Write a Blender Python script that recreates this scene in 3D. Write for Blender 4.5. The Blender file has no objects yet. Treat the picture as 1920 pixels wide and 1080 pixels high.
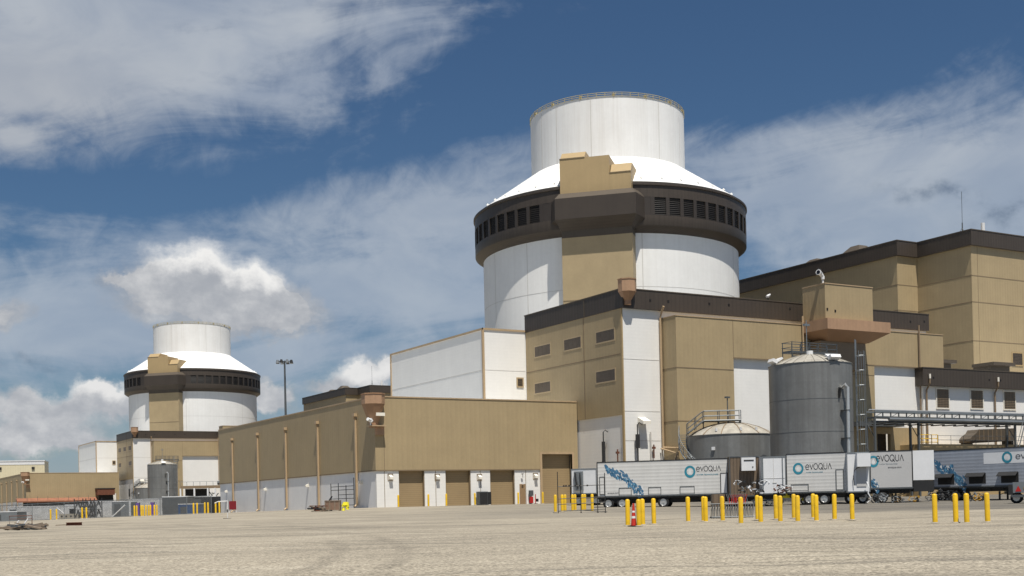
import bpy, math, random
from mathutils import Vector, Matrix
random.seed(7)
R = math.radians
scene = bpy.context.scene
# ------------------------------------------------------------------ camera
F, CY = 2254.0, 927.45                      # focal length and principal row, pixels of a 1920 wide picture
YAW, PIT, ROL = R(30.247), R(.402), R(-1.305)
CAM = Vector((0, 0, .15))
fw = Vector((math.sin(YAW)*math.cos(PIT), math.cos(YAW)*math.cos(PIT), math.sin(PIT)))
r0 = Vector((math.cos(YAW), -math.sin(YAW), 0)); u0 = r0.cross(fw)
rt = r0*math.cos(ROL) + u0*math.sin(ROL); up = -r0*math.sin(ROL) + u0*math.cos(ROL)
cam = bpy.data.objects.new('camera', bpy.data.cameras.new('camera'))
scene.collection.objects.link(cam); scene.camera = cam
cam.data.sensor_width = 36; cam.data.lens = F/1920*36
cam.data.shift_y = (CY-540)/1920; cam.data.clip_start = .5; cam.data.clip_end = 9000
m3 = Matrix((rt, up, -fw)).transposed().to_4x4(); m3.translation = CAM; cam.matrix_world = m3
scene.render.resolution_x, scene.render.resolution_y = 1920, 1080
scene.view_settings.view_transform = 'Standard'; scene.view_settings.look = 'None'
scene.view_settings.exposure = 0.22; scene.view_settings.gamma = 1
# ------------------------------------------------------------------ sun
SUN_EL, SUN_SIDE = R(68), R(15)             # the sun stands high behind the camera, a little to the -X side of -Y
sv = Vector((-math.sin(SUN_SIDE)*math.cos(SUN_EL), -math.cos(SUN_SIDE)*math.cos(SUN_EL), math.sin(SUN_EL)))
sl = bpy.data.lights.new('sun', 'SUN'); sl.energy = 5.0; sl.angle = R(.5); sl.color = (1, .945, .86)
so = bpy.data.objects.new('sun', sl); scene.collection.objects.link(so)
so.rotation_euler = sv.to_track_quat('Z', 'Y').to_euler(); so.location = (-40, -120, 160)
# ------------------------------------------------------------------ node helper
class NT:
    def __init__(s, nt): s.nt = nt; s.n = nt.nodes; s.l = nt.links
    def new(s, t, **k):
        o = s.n.new(t)
        for a, b in k.items(): setattr(o, a, b)
        return o
    def put(s, sock, v):
        if isinstance(v, bpy.types.NodeSocket): s.l.new(v, sock)
        else: sock.default_value = v
    def m(s, op, a, b=0.0, c=None, clamp=False):
        o = s.new('ShaderNodeMath', operation=op, use_clamp=clamp); s.put(o.inputs[0], a); s.put(o.inputs[1], b)
        if c is not None: s.put(o.inputs[2], c)
        return o.outputs[0]
    def add(s, a, b): return s.m('ADD', a, b)
    def sub(s, a, b): return s.m('SUBTRACT', a, b)
    def mul(s, a, b): return s.m('MULTIPLY', a, b)
    def mx(s, a, b): return s.m('MAXIMUM', a, b)
    def sep(s, v):
        o = s.new('ShaderNodeSeparateXYZ'); s.put(o.inputs[0], v); return o.outputs
    def com(s, x, y, z):
        o = s.new('ShaderNodeCombineXYZ')
        for i, q in enumerate((x, y, z)): s.put(o.inputs[i], q)
        return o.outputs[0]
    def noise(s, v, scale, det=4, rough=.55, dist=0.0):
        o = s.new('ShaderNodeTexNoise'); s.put(o.inputs['Vector'], v); o.inputs['Scale'].default_value = scale
        o.inputs['Detail'].default_value = det; o.inputs['Roughness'].default_value = rough; o.inputs['Distortion'].default_value = dist
        return o.outputs[0]
    def rng(s, v, a, b, c=0.0, d=1.0, kind='SMOOTHSTEP'):
        o = s.new('ShaderNodeMapRange', interpolation_type=kind); s.put(o.inputs[0], v)
        for i, q in enumerate((a, b, c, d)): s.put(o.inputs[i+1], q)
        return o.outputs[0]
    def mix(s, f, a, b, mode='MIX'):
        o = s.new('ShaderNodeMix', data_type='RGBA', blend_type=mode); s.put(o.inputs[0], f)
        for i, q in ((6, a), (7, b)):
            if isinstance(q, tuple) and len(q) == 3: q = q + (1,)
            s.put(o.inputs[i], q)
        return o.outputs[2]
# ------------------------------------------------------------------ world: sky with clouds
w = bpy.data.worlds.new('World'); scene.world = w; w.use_nodes = True
W = NT(w.node_tree); W.n.clear()
sky = W.new('ShaderNodeTexSky', sky_type='NISHITA', sun_disc=False)
sky.sun_elevation = SUN_EL; sky.sun_rotation = math.atan2(sv.x, sv.y); sky.altitude = 100; sky.air_density = 1.0; sky.dust_density = .6; sky.ozone_density = 2.0
bgs = W.new('ShaderNodeBackground'); bgs.inputs[1].default_value = .050 * .93
hs = W.new('ShaderNodeHueSaturation'); hs.inputs['Saturation'].default_value = 1.08; hs.inputs['Value'].default_value = 1.0
W.l.new(sky.outputs[0], hs.inputs['Color']); W.l.new(W.mix(1.0, hs.outputs[0], (.80, .97, 1.10), 'MULTIPLY'), bgs.inputs[0])
tc = W.new('ShaderNodeTexCoord').outputs['Generated']
dx, dy, dz = W.sep(tc)
ca, sa = math.cos(YAW), math.sin(YAW)
fdot = W.add(W.mul(dx, sa), W.mul(dy, ca)); rdot = W.sub(W.mul(dx, ca), W.mul(dy, sa))
az = W.m('ARCTAN2', rdot, fdot); el = W.m('ARCSINE', dz)
def AE(px, py):                                # sky direction (azimuth, elevation) of a cloud
    a = math.atan((px-960)/F); return a, math.atan((943-.0228*(px-960)-py)/F*math.cos(a))
vec = W.com(az, el, 0.0)
# flat cloud layer coordinates (perspective of a layer overhead)
lay = W.com(W.m('DIVIDE', dx, W.mx(W.add(dz, .06), .02)), W.m('DIVIDE', dy, W.mx(W.add(dz, .06), .02)), 0.0)
n_big = W.noise(vec, 5.5, 7, .58, .9)
st = W.com(W.add(W.mul(az, 2.2), W.mul(el, 1.6)), W.sub(W.mul(el, 7.5), W.mul(az, 1.4)), 3.1)
n_str = W.noise(st, 2.3, 9, .6, .8)
n_fin = W.noise(vec, 26, 8, .62, 1.2)
def blob(px, py, rx, ry, rot=0.0, amp=1.0, warp=None):
    a0, e0 = AE(px, py); c, s_ = math.cos(rot), math.sin(rot)
    A = W.sub(az if warp is None else warp[0], a0); E_ = W.sub(el if warp is None else warp[1], e0)
    p = W.m('DIVIDE', W.add(W.mul(A, c), W.mul(E_, s_)), rx/F); q = W.m('DIVIDE', W.sub(W.mul(E_, c), W.mul(A, s_)), ry/F)
    return W.mul(W.m('EXPONENT', W.mul(W.add(W.mul(p, p), W.mul(q, q)), -1.0)), amp)
cov = None
for b in [(40, 90, 640, 230, .25, .95), (480, -60, 500, 170, .35, .55), (700, 120, 260, 110, .5, .18),
          (640, 480, 620, 130, .1, .60), (900, 300, 170, 60, .5, .18), (250, 660, 700, 110, 0, .56), (820, 520, 300, 210, .2, .50),
          (1720, 400, 460, 160, -.1, .85), (1480, 330, 300, 110, -.15, .32), (1900, 560, 500, 120, 0, .5),
          (100, 860, 1200, 90, 0, .5), (2500, 200, 500, 260, 0, .8),
          (640, 300, 520, 38, .25, -.35), (1500, 110, 560, 110, 0, -.45), (100, 350, 330, 40, 0, -.4)]:
    v = blob(*b); cov = v if cov is None else W.add(cov, v)
texv = W.add(W.mul(n_big, .45), W.add(W.mul(n_str, .75), W.mul(n_fin, .22)))
cir = W.rng(W.add(cov, W.mul(W.sub(texv, .71), 2.8)), .10, 1.05, 0, 1)
cir = W.mul(cir, .84)
# cumulus
wob1 = W.mul(W.sub(W.noise(vec, 30, 9, .58, 0), .5), .046)
wob2 = W.mul(W.sub(W.noise(W.com(az, el, 4.0), 30, 9, .58, 0), .5), .046)
wp = (W.add(az, wob1), W.add(el, wob2))
cum = None
for b in [(375, 500, 78, 50), (300, 525, 70, 32), (485, 530, 58, 40), (400, 560, 150, 38), (530, 570, 50, 28), (240, 528, 40, 14),
          (440, 590, 150, 36), (520, 605, 90, 30), (190, 745, 66, 34), (110, 780, 60, 26), (40, 760, 60, 26), (200, 725, 34, 22), (270, 770, 60, 22), (20, 820, 120, 26), (150, 830, 130, 24),
          (690, 700, 60, 28), (730, 690, 44, 28), (620, 725, 50, 18), (15, 590, 50, 26), (515, 750, 40, 26), (505, 740, 30, 30),
          (1000, 690, 90, 40), (2100, 480, 120, 70), (-150, 700, 120, 90)]:
    v = blob(*b, warp=wp); cum = v if cum is None else W.add(cum, v)
cumm = W.rng(cum, .24, .74)
dens = W.rng(cum, .5, 1.9)
fine = W.noise(W.com(az, W.mul(el, 1.3), 9.0), 36, 7, .6, 0)
# sunlit tops and grey bases follow the height inside each cloud
lobes = W.rng(W.add(W.sub(W.add(blob(380, 462, 120, 44, .0, 1.15, wp), blob(500, 505, 60, 46, 0, .9, wp)), blob(360, 580, 240, 58, 0, .9, wp)), W.mul(W.sub(fine, .5), 1.5)), -.35, 1.0)
lobes2 = W.rng(W.add(W.add(W.sub(blob(190, 722, 100, 26, 0, 1.0, wp), blob(150, 800, 300, 32, 0, .35, wp)), blob(700, 690, 100, 24, 0, .9, wp)), W.mul(W.sub(fine, .5), 1.6)), -.3, .95)
cl = W.mx(lobes, W.mul(lobes2, .8))
cum_col = W.mix(cl, (.43, .455, .50), (1.0, .99, .97))
gre = W.rng(W.noise(W.com(W.mul(az, 1.0), W.mul(el, 2.0), 5.0), 9, 5, .55, .5), .3, .75)
cir_col = W.mix(gre, (.39, .45, .55), (.58, .62, .67))
cir_col = W.mix(W.mul(W.rng(el, .34, .16), .45), cir_col, (.36, .45, .57))
warm = W.rng(blob(-60, 230, 380, 160, .2), .1, .9); cir_col = W.mix(W.mul(warm, .45), cir_col, (.60, .60, .60))
darkw = W.mul(W.mx(blob(1800, 365, 110, 16, -.25, 1.0, wp), blob(1905, 400, 60, 22, .2, .9, wp)), W.rng(fine, .35, .65))
dd = W.mx(darkw, W.mul(blob(80, 682, 80, 10, 0, .8, wp), W.rng(fine, .3, .6)))
ccol = W.mix(cumm, cir_col, cum_col); ccol = W.mix(W.mul(dd, .8), ccol, (.16, .21, .29))
mask = W.mx(cir, W.mul(cumm, W.rng(dens, 0, .35, .55, 1.0)))
hz = W.rng(el, 0.0, .14, .55, 0.0); mask = W.mx(mask, hz)          # pale veil near the horizon
bgc = W.new('ShaderNodeBackground'); W.l.new(ccol, bgc.inputs[0]); bgc.inputs[1].default_value = .76
mxs = W.new('ShaderNodeMixShader'); W.l.new(mask, mxs.inputs[0]); W.l.new(bgs.outputs[0], mxs.inputs[1]); W.l.new(bgc.outputs[0], mxs.inputs[2])
ow = W.new('ShaderNodeOutputWorld'); W.l.new(mxs.outputs[0], ow.inputs[0])
# ------------------------------------------------------------------ places
def ray(px, py): return fw + rt*((px-960)/F) - up*((py-CY)/F)
def U(px, py, X=None, Y=None, D=None):         # point seen at a pixel, on a plane X=, Y= or at camera depth D
    d = ray(px, py)
    t = (X-CAM.x)/d.x if X is not None else (Y-CAM.y)/d.y if Y is not None else D
    return CAM + d*t
def smooth(t): t = min(1, max(0, t)); return t*t*(3-2*t)
KN = [(0, -1.55), (24, -1.42), (45, -1.13), (55, -1.0), (82, -.56), (108, -.42), (132, 0), (150, .0), (230, 0), (400, 0), (700, -1), (6000, -3)]
def gz(x, y):
    D = x*sa + y*ca; lat = x*ca - y*sa
    z = KN[0][1]
    for (a, za), (b, zb) in zip(KN, KN[1:]):
        if a <= D <= b: z = za + (zb-za)*(D-a)/(b-a); break
        if D > b: z = zb
    if lat < -20: z -= min(2.6, .017*(-20-lat))*smooth(D/60)
    if lat > 4: z -= .16*smooth((lat-4)/20)*smooth((D-60)/30)
    return z
def G(px, D):                                   # point on the ground under a column of the picture
    lat = (px-960)/F*D; x = lat*ca + D*sa; y = -lat*sa + D*ca
    return Vector((x, y, gz(x, y)))
def LD(lat, D): x = lat*ca + D*sa; y = -lat*sa + D*ca; return Vector((x, y, gz(x, y)))
# ------------------------------------------------------------------ mesh builder
class MB:
    def __init__(s): s.v = []; s.f = []
    def add(s, vs, fs):
        k = len(s.v); s.v += [tuple(q) for q in vs]; s.f += [tuple(i+k for i in f) for f in fs]; return s
    def hexa(s, p): return s.add(p, [(3, 2, 1, 0), (4, 5, 6, 7), (0, 1, 5, 4), (1, 2, 6, 5), (2, 3, 7, 6), (3, 0, 4, 7)])
    def box(s, x0, x1, y0, y1, z0, z1):
        return s.hexa([(x0, y0, z0), (x1, y0, z0), (x1, y1, z0), (x0, y1, z0), (x0, y0, z1), (x1, y0, z1), (x1, y1, z1), (x0, y1, z1)])
    def bar(s, a, b, w_, h, upv=(0, 0, 1)):      # rectangular bar from a to b
        a, b = Vector(a), Vector(b); d = (b-a).normalized(); u = Vector(upv)
        if abs(d.dot(u)) > .98: u = Vector((1, 0, 0))
        sx = d.cross(u).normalized()*w_/2; sy = sx.cross(d).normalized()*h/2
        return s.hexa([a-sx-sy, a+sx-sy, a+sx+sy, a-sx+sy, b-sx-sy, b+sx-sy, b+sx+sy, b-sx+sy])
    def prism(s, pts, z0, z1, top=None):        # polygon in plan, counter-clockwise
        n = len(pts); t = top or pts
        vs = [(x, y, z0) for x, y in pts] + [(x, y, z1) for x, y in t]
        return s.add(vs, [tuple(range(n))[::-1], tuple(range(n, 2*n))] + [(i, (i+1) % n, n+(i+1) % n, n+i) for i in range(n)])
    def extr(s, pts, d):                         # any planar polygon extruded by vector d
        n = len(pts); d = Vector(d); vs = [Vector(p) for p in pts] + [Vector(p)+d for p in pts]
        return s.add(vs, [tuple(range(n))[::-1], tuple(range(n, 2*n))] + [(i, (i+1) % n, n+(i+1) % n, n+i) for i in range(n)])
    def tube(s, path, r, n=8, closed=False):
        P = [Vector(p) for p in path]; m_ = len(P); rings = []
        for i in range(m_):
            if closed: d = (P[(i+1) % m_]-P[i-1])
            else: d = P[min(i+1, m_-1)] - P[max(i-1, 0)]
            d.normalize(); u = Vector((0, 0, 1)) if abs(d.z) < .9 else Vector((1, 0, 0))
            a = d.cross(u).normalized(); b = a.cross(d); rr = r[i] if isinstance(r, (list, tuple)) else r
            rings.append([P[i] + a*math.cos(t*2*math.pi/n)*rr + b*math.sin(t*2*math.pi/n)*rr for t in range(n)])
        vs = [q for g in rings for q in g]; fs = []
        for i in range(m_ if closed else m_-1):
            j = (i+1) % m_
            for t in range(n): fs.append((i*n+t, i*n+(t+1) % n, j*n+(t+1) % n, j*n+t))
        if not closed: fs += [tuple(range(n))[::-1], tuple(range((m_-1)*n, m_*n))]
        return s.add(vs, fs)
    def lathe(s, prof, n=64, c=(0, 0, 0), a0=0.0, a1=2*math.pi, cap=False):
        full = abs(a1-a0-2*math.pi) < 1e-6; m_ = n if full else n+1; k = len(prof); vs = []
        for i in range(m_):
            t = a0+(a1-a0)*i/n
            vs += [(c[0]+r*math.cos(t), c[1]+r*math.sin(t), c[2]+z) for r, z in prof]
        fs = [(i*k+j, ((i+1) % m_)*k+j, ((i+1) % m_)*k+j+1, i*k+j+1) for i in range(n) for j in range(k-1)]
        return s.add(vs, fs)
    def cyl(s, x, y, z0, z1, r, n=12, r2=None):
        r2 = r if r2 is None else r2
        return s.prism([(x+r*math.cos(2*math.pi*i/n), y+r*math.sin(2*math.pi*i/n)) for i in range(n)], z0, z1,
                       [(x+r2*math.cos(2*math.pi*i/n), y+r2*math.sin(2*math.pi*i/n)) for i in range(n)])
    def hole_wall(s, a, b, z0, z1, holes, th):   # wall from a to b (outer face left of travel reversed), holes as (s0,s1,z0,z1)
        a, b = Vector(a), Vector(b); L = (b-a).length; d = (b-a)/L; n_ = Vector((-d.y, d.x))  # inward
        xs = sorted({0, L} | {h[0] for h in holes} | {h[1] for h in holes}); zs = sorted({z0, z1} | {h[2] for h in holes} | {h[3] for h in holes})
        for i in range(len(xs)-1):
            j0 = None
            for j in range(len(zs)):
                solid = j < len(zs)-1 and not any(h[0] <= (xs[i]+xs[i+1])/2 <= h[1] and h[2] <= (zs[j]+zs[j+1])/2 <= h[3] for h in holes)
                if solid and j0 is None: j0 = j
                if not solid and j0 is not None:
                    p, q = a+d*xs[i], a+d*xs[i+1]; p2, q2 = p+n_*th, q+n_*th
                    s.hexa([(p.x, p.y, zs[j0]), (q.x, q.y, zs[j0]), (q2.x, q2.y, zs[j0]), (p2.x, p2.y, zs[j0]),
                            (p.x, p.y, zs[j]), (q.x, q.y, zs[j]), (q2.x, q2.y, zs[j]), (p2.x, p2.y, zs[j])]); j0 = None
        return s
    def build(s, name, mat, parent=None, world=False, smooth_=False):
        me = bpy.data.meshes.new(name); vs = s.v
        if world and parent is not None:
            o_ = Vector(parent.location)
            if parent.parent: o_ = o_ + Vector(parent.parent.location)
            vs = [Vector(q)-o_ for q in vs]
        me.from_pydata([tuple(q) for q in vs], [], s.f); me.validate(); me.update()
        if mat: me.materials.append(mat)
        if smooth_:
            me.shade_smooth(); me.set_sharp_from_angle(angle=R(35))
        o = bpy.data.objects.new(name, me); scene.collection.objects.link(o)
        if parent is not None: o.parent = parent
        return o
def tag(o, label=None, cat=None, group=None, kind=None):
    if label: o['label'] = label
    if cat: o['category'] = cat
    if group: o['group'] = group
    if kind: o['kind'] = kind
    return o
def thing(name, label, cat, loc=(0, 0, 0), rz=0.0, group=None):
    o = bpy.data.objects.new(name, None); scene.collection.objects.link(o); o.location = loc; o.rotation_euler = (0, 0, rz)
    o.empty_display_size = .5
    return tag(o, label, cat, group)
KIDS = {}
def copy_tree(o, parent=None, skip=()):
    c = o.copy(); scene.collection.objects.link(c)
    if parent is not None: c.parent = parent
    for ch in [q for q in scene.objects if q.parent == o]:
        if ch.name.split('.')[0] in skip: continue
        copy_tree(ch, c, skip)
    return c
# ------------------------------------------------------------------ materials
def mat(name, col, rough=.6, metal=0.0, ribs=None, sp=.3, amp=.12, dirt=.10, streak=0.0, bump=0.0, spec=.4, nscale=.35, stain=None, panel=None):
    m_ = bpy.data.materials.new(name); m_.use_nodes = True; T = NT(m_.node_tree); b = T.n['Principled BSDF']
    b.inputs['Roughness'].default_value = rough; b.inputs['Metallic'].default_value = metal; b.inputs['Specular IOR Level'].default_value = spec
    co = T.new('ShaderNodeTexCoord').outputs['Object']; x, y, z = T.sep(co)
    c = T.mix(0.0, tuple(col), tuple(col))
    if dirt:
        n_ = T.rng(T.noise(co, nscale, 6, .6), .3, .7, 1-dirt, 1+dirt*.5, 'LINEAR')
        c = T.mix(1.0, c, T.com(n_, n_, n_), 'MULTIPLY')
        n2 = T.rng(T.noise(co, nscale*9, 4, .6), .3, .7, 1-dirt*.4, 1+dirt*.3, 'LINEAR')
        c = T.mix(1.0, c, T.com(n2, n2, n2), 'MULTIPLY')
    if streak:
        h = T.add(x, y); n_ = T.rng(T.noise(T.com(T.mul(h, 1.3), T.sub(x, y), T.mul(z, .05)), 1.1, 5, .65), .38, .68, 0, streak)
        c = T.mix(n_, c, stain or tuple(q*.45 for q in col))
    if panel:                                    # sheet-to-sheet colour change of the cladding
        h = T.m('FLOOR', T.mul(T.add(x, y), 1/panel[0])); v = T.m('FLOOR', T.mul(z, 1/panel[1]))
        wn = T.new('ShaderNodeTexWhiteNoise'); T.l.new(T.com(h, v, 0.0), wn.inputs[0])
        q = T.rng(wn.outputs[0], 0, 1, 1-panel[2], 1+panel[2], 'LINEAR'); c = T.mix(1.0, c, T.com(q, q, q), 'MULTIPLY')
    if ribs:
        ax = z if ribs == 'h' else T.add(x, y)
        s_ = T.m('SINE', T.mul(ax, 2*math.pi/sp)); k = T.rng(s_, .35, 1.0, 1.0, 1-amp)
        c = T.mix(1.0, c, T.com(k, k, k), 'MULTIPLY')
        bm = T.new('ShaderNodeBump'); bm.inputs['Strength'].default_value = .02 if amp < .02 else .07 if amp < .2 else .3; bm.inputs['Distance'].default_value = sp*.10
        T.l.new(s_, bm.inputs['Height']); T.l.new(bm.outputs[0], b.inputs['Normal'])
    elif bump:
        bm = T.new('ShaderNodeBump'); bm.inputs['Strength'].default_value = .5; bm.inputs['Distance'].default_value = bump
        T.l.new(T.noise(co, 6, 5, .6), bm.inputs['Height']); T.l.new(bm.outputs[0], b.inputs['Normal'])
    T.l.new(c, b.inputs['Base Color'])
    return m_
TAN = (.388, .300, .172); DARK = (.062, .049, .038); WHI = (.80, .79, .755)
M = dict(
    tan=mat('tan_cladding', TAN, .55, ribs='v', sp=.62, amp=.035, dirt=.08, streak=.06, panel=(6.1, 40, .02)),
    tan2=mat('tan_smooth', (.41, .30, .155), .55, dirt=.06, streak=.08),
    dark=mat('dark_brown_cladding', DARK, .5, ribs='v', sp=.62, amp=.12, dirt=.10, streak=.12),
    dark2=mat('dark_brown_metal', (.042, .034, .028), .5, dirt=.08),
    soffit=mat('brown_soffit', (.085, .068, .050), .6, dirt=.08, streak=.1),
    louver=mat('louver_black', (.012, .010, .009), .6, ribs='h', sp=.34, amp=.5, dirt=.1),
    shield=mat('white_tower_coating', (.80, .795, .765), .55, dirt=.05, streak=.10, nscale=.2, stain=(.50, .47, .42), panel=(9, 3.05, .012)),
    cone=mat('white_roof_coating', (.82, .82, .80), .5, dirt=.03, streak=.03),
    drum=mat('white_drum_coating', (.80, .795, .77), .55, dirt=.05, streak=.20, nscale=.2, stain=(.52, .48, .42)),
    white=mat('white_cladding', WHI, .5, ribs='h', sp=.40, amp=.012, dirt=.04, streak=.06, stain=(.55, .5, .45)),
    whitev=mat('white_ribbed_cladding', (.82, .82, .82), .5, ribs='v', sp=.3, amp=.05, dirt=.05, streak=.08, stain=(.5, .47, .44)),
    seam=mat('dark_seam', (.16, .125, .085), .7), seamw=mat('grey_seam', (.54, .52, .48), .7), seamt=mat('tan_seam', (.22, .165, .10), .7),
    trim=mat('brown_trim', (.24, .175, .11), .5), trimp=mat('pale_tan_pipe', (.45, .33, .20), .45, streak=.15),
    orange=mat('terracotta_steel', (.43, .27, .165), .55, dirt=.12, streak=.2), orange2=mat('terracotta_shaded', (.34, .20, .115), .6, dirt=.12),  # orange2 is the same terracotta with shade darkened into its colour
    door=mat('tan_roller_door', (.33, .24, .13), .5, ribs='h', sp=.22, amp=.16, dirt=.06),
    doort=mat('brown_steel_door', (.30, .20, .11), .5), win=mat('brown_louvre_window', (.11, .086, .064), .5, dirt=.15), win2=mat('pale_brown_louvre_window', (.21, .16, .105), .5, dirt=.15),
    winf=mat('tan_window_frame', (.43, .33, .20), .5), winfw=mat('cream_window_frame', (.80, .76, .66), .5),
    roof=mat('pale_membrane_roof', (.62, .62, .60), .7, dirt=.1),
    tank=mat('grey_painted_steel', (.215, .218, .212), .42, .25, dirt=.16, streak=.45, nscale=.5, stain=(.12, .117, .11), panel=(60, 2.4, .04)),
    tankroof=mat('weathered_tank_roof', (.40, .375, .32), .6, dirt=.28, nscale=1.2, streak=.25, stain=(.2, .17, .13)),
    galv=mat('galvanised_steel', (.25, .27, .28), .45, .5, dirt=.2), galvd=mat('dark_galvanised_steel', (.12, .13, .135), .5, .4, dirt=.2),
    pipe=mat('bright_pipe', (.62, .62, .60), .3, .6, dirt=.1), yellow=mat('safety_yellow', (.80, .50, .015), .45, dirt=.22, nscale=2.2, streak=.25, stain=(.45, .30, .05)),
    yell2=mat('faded_yellow', (.62, .50, .10), .5, dirt=.2, nscale=3), railyel=mat('weathered_yellow_rail', (.42, .36, .20), .6, dirt=.2),
    silver=mat('silver_trailer_side', (.70, .695, .67), .45, .1, ribs='h', sp=.305, amp=.15, dirt=.08, streak=.12),
    silverb=mat('bluish_trailer_side', (.38, .41, .46), .42, .2, ribs='h', sp=.305, amp=.17, dirt=.12, streak=.12),
    curtain=mat('grey_curtain', (.47, .47, .465), .65, dirt=.05, bump=.02, nscale=.5), wtr=mat('white_trailer_end', (.72, .73, .74), .4, dirt=.06, nscale=1),
    black=mat('black_rubber', (.015, .015, .015), .7, dirt=.2, nscale=3), blackm=mat('black_steel', (.025, .025, .025), .5, dirt=.2),
    rim=mat('alloy_wheel', (.65, .65, .64), .3, .7), brownbox=mat('brown_corrugated_box', (.17, .125, .085), .6, ribs='v', sp=.28, amp=.35, dirt=.15, streak=.2),
    teal=mat('logo_teal', (.03, .24, .33), .5), blue=mat('logo_blue', (.055, .155, .27), .5), blue2=mat('logo_light_blue', (.12, .30, .45), .5),
    ink=mat('logo_black', (.03, .03, .035), .5), inkg=mat('logo_grey', (.25, .30, .33), .5), logow=mat('logo_white', (.72, .74, .74), .5),
    red=mat('red_paint', (.45, .02, .015), .5, dirt=.1), dkred=mat('dark_red_board', (.20, .012, .018), .55), conered=mat('cone_red', (.55, .035, .02), .5),
    rustl=mat('rusty_red_awning', (.30, .13, .075), .7, dirt=.2, nscale=1, streak=.3), rust=mat('rusty_steel', (.15, .055, .03), .8, dirt=.3, nscale=4), wood=mat('weathered_wood', (.24, .19, .14), .8, dirt=.3, nscale=4),
    plywood=mat('brown_plywood', (.22, .14, .095), .75, dirt=.2, nscale=3), cream=mat('cream_cladding', (.66, .60, .42), .55, ribs='v', sp=.9, amp=.05, dirt=.04),
    conc=mat('concrete_block', (.36, .33, .27), .85, dirt=.2, nscale=2, bump=.01), bluet=mat('blue_plastic', (.03, .08, .20), .5, dirt=.2),
    purple=mat('purple_plastic', (.13, .08, .28), .5, dirt=.1), cam_w=mat('white_camera_housing', (.75, .75, .74), .35, dirt=.05),
    lens=mat('camera_glass', (.01, .01, .012), .1), sitew=mat('weathered_site_white', (.56, .57, .57), .6, dirt=.3, nscale=1.2, streak=.3), vinyl=mat('yellow_tarp', (.75, .68, .03), .5), brass=mat('amber_hose', (.45, .25, .03), .5),
)
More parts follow.
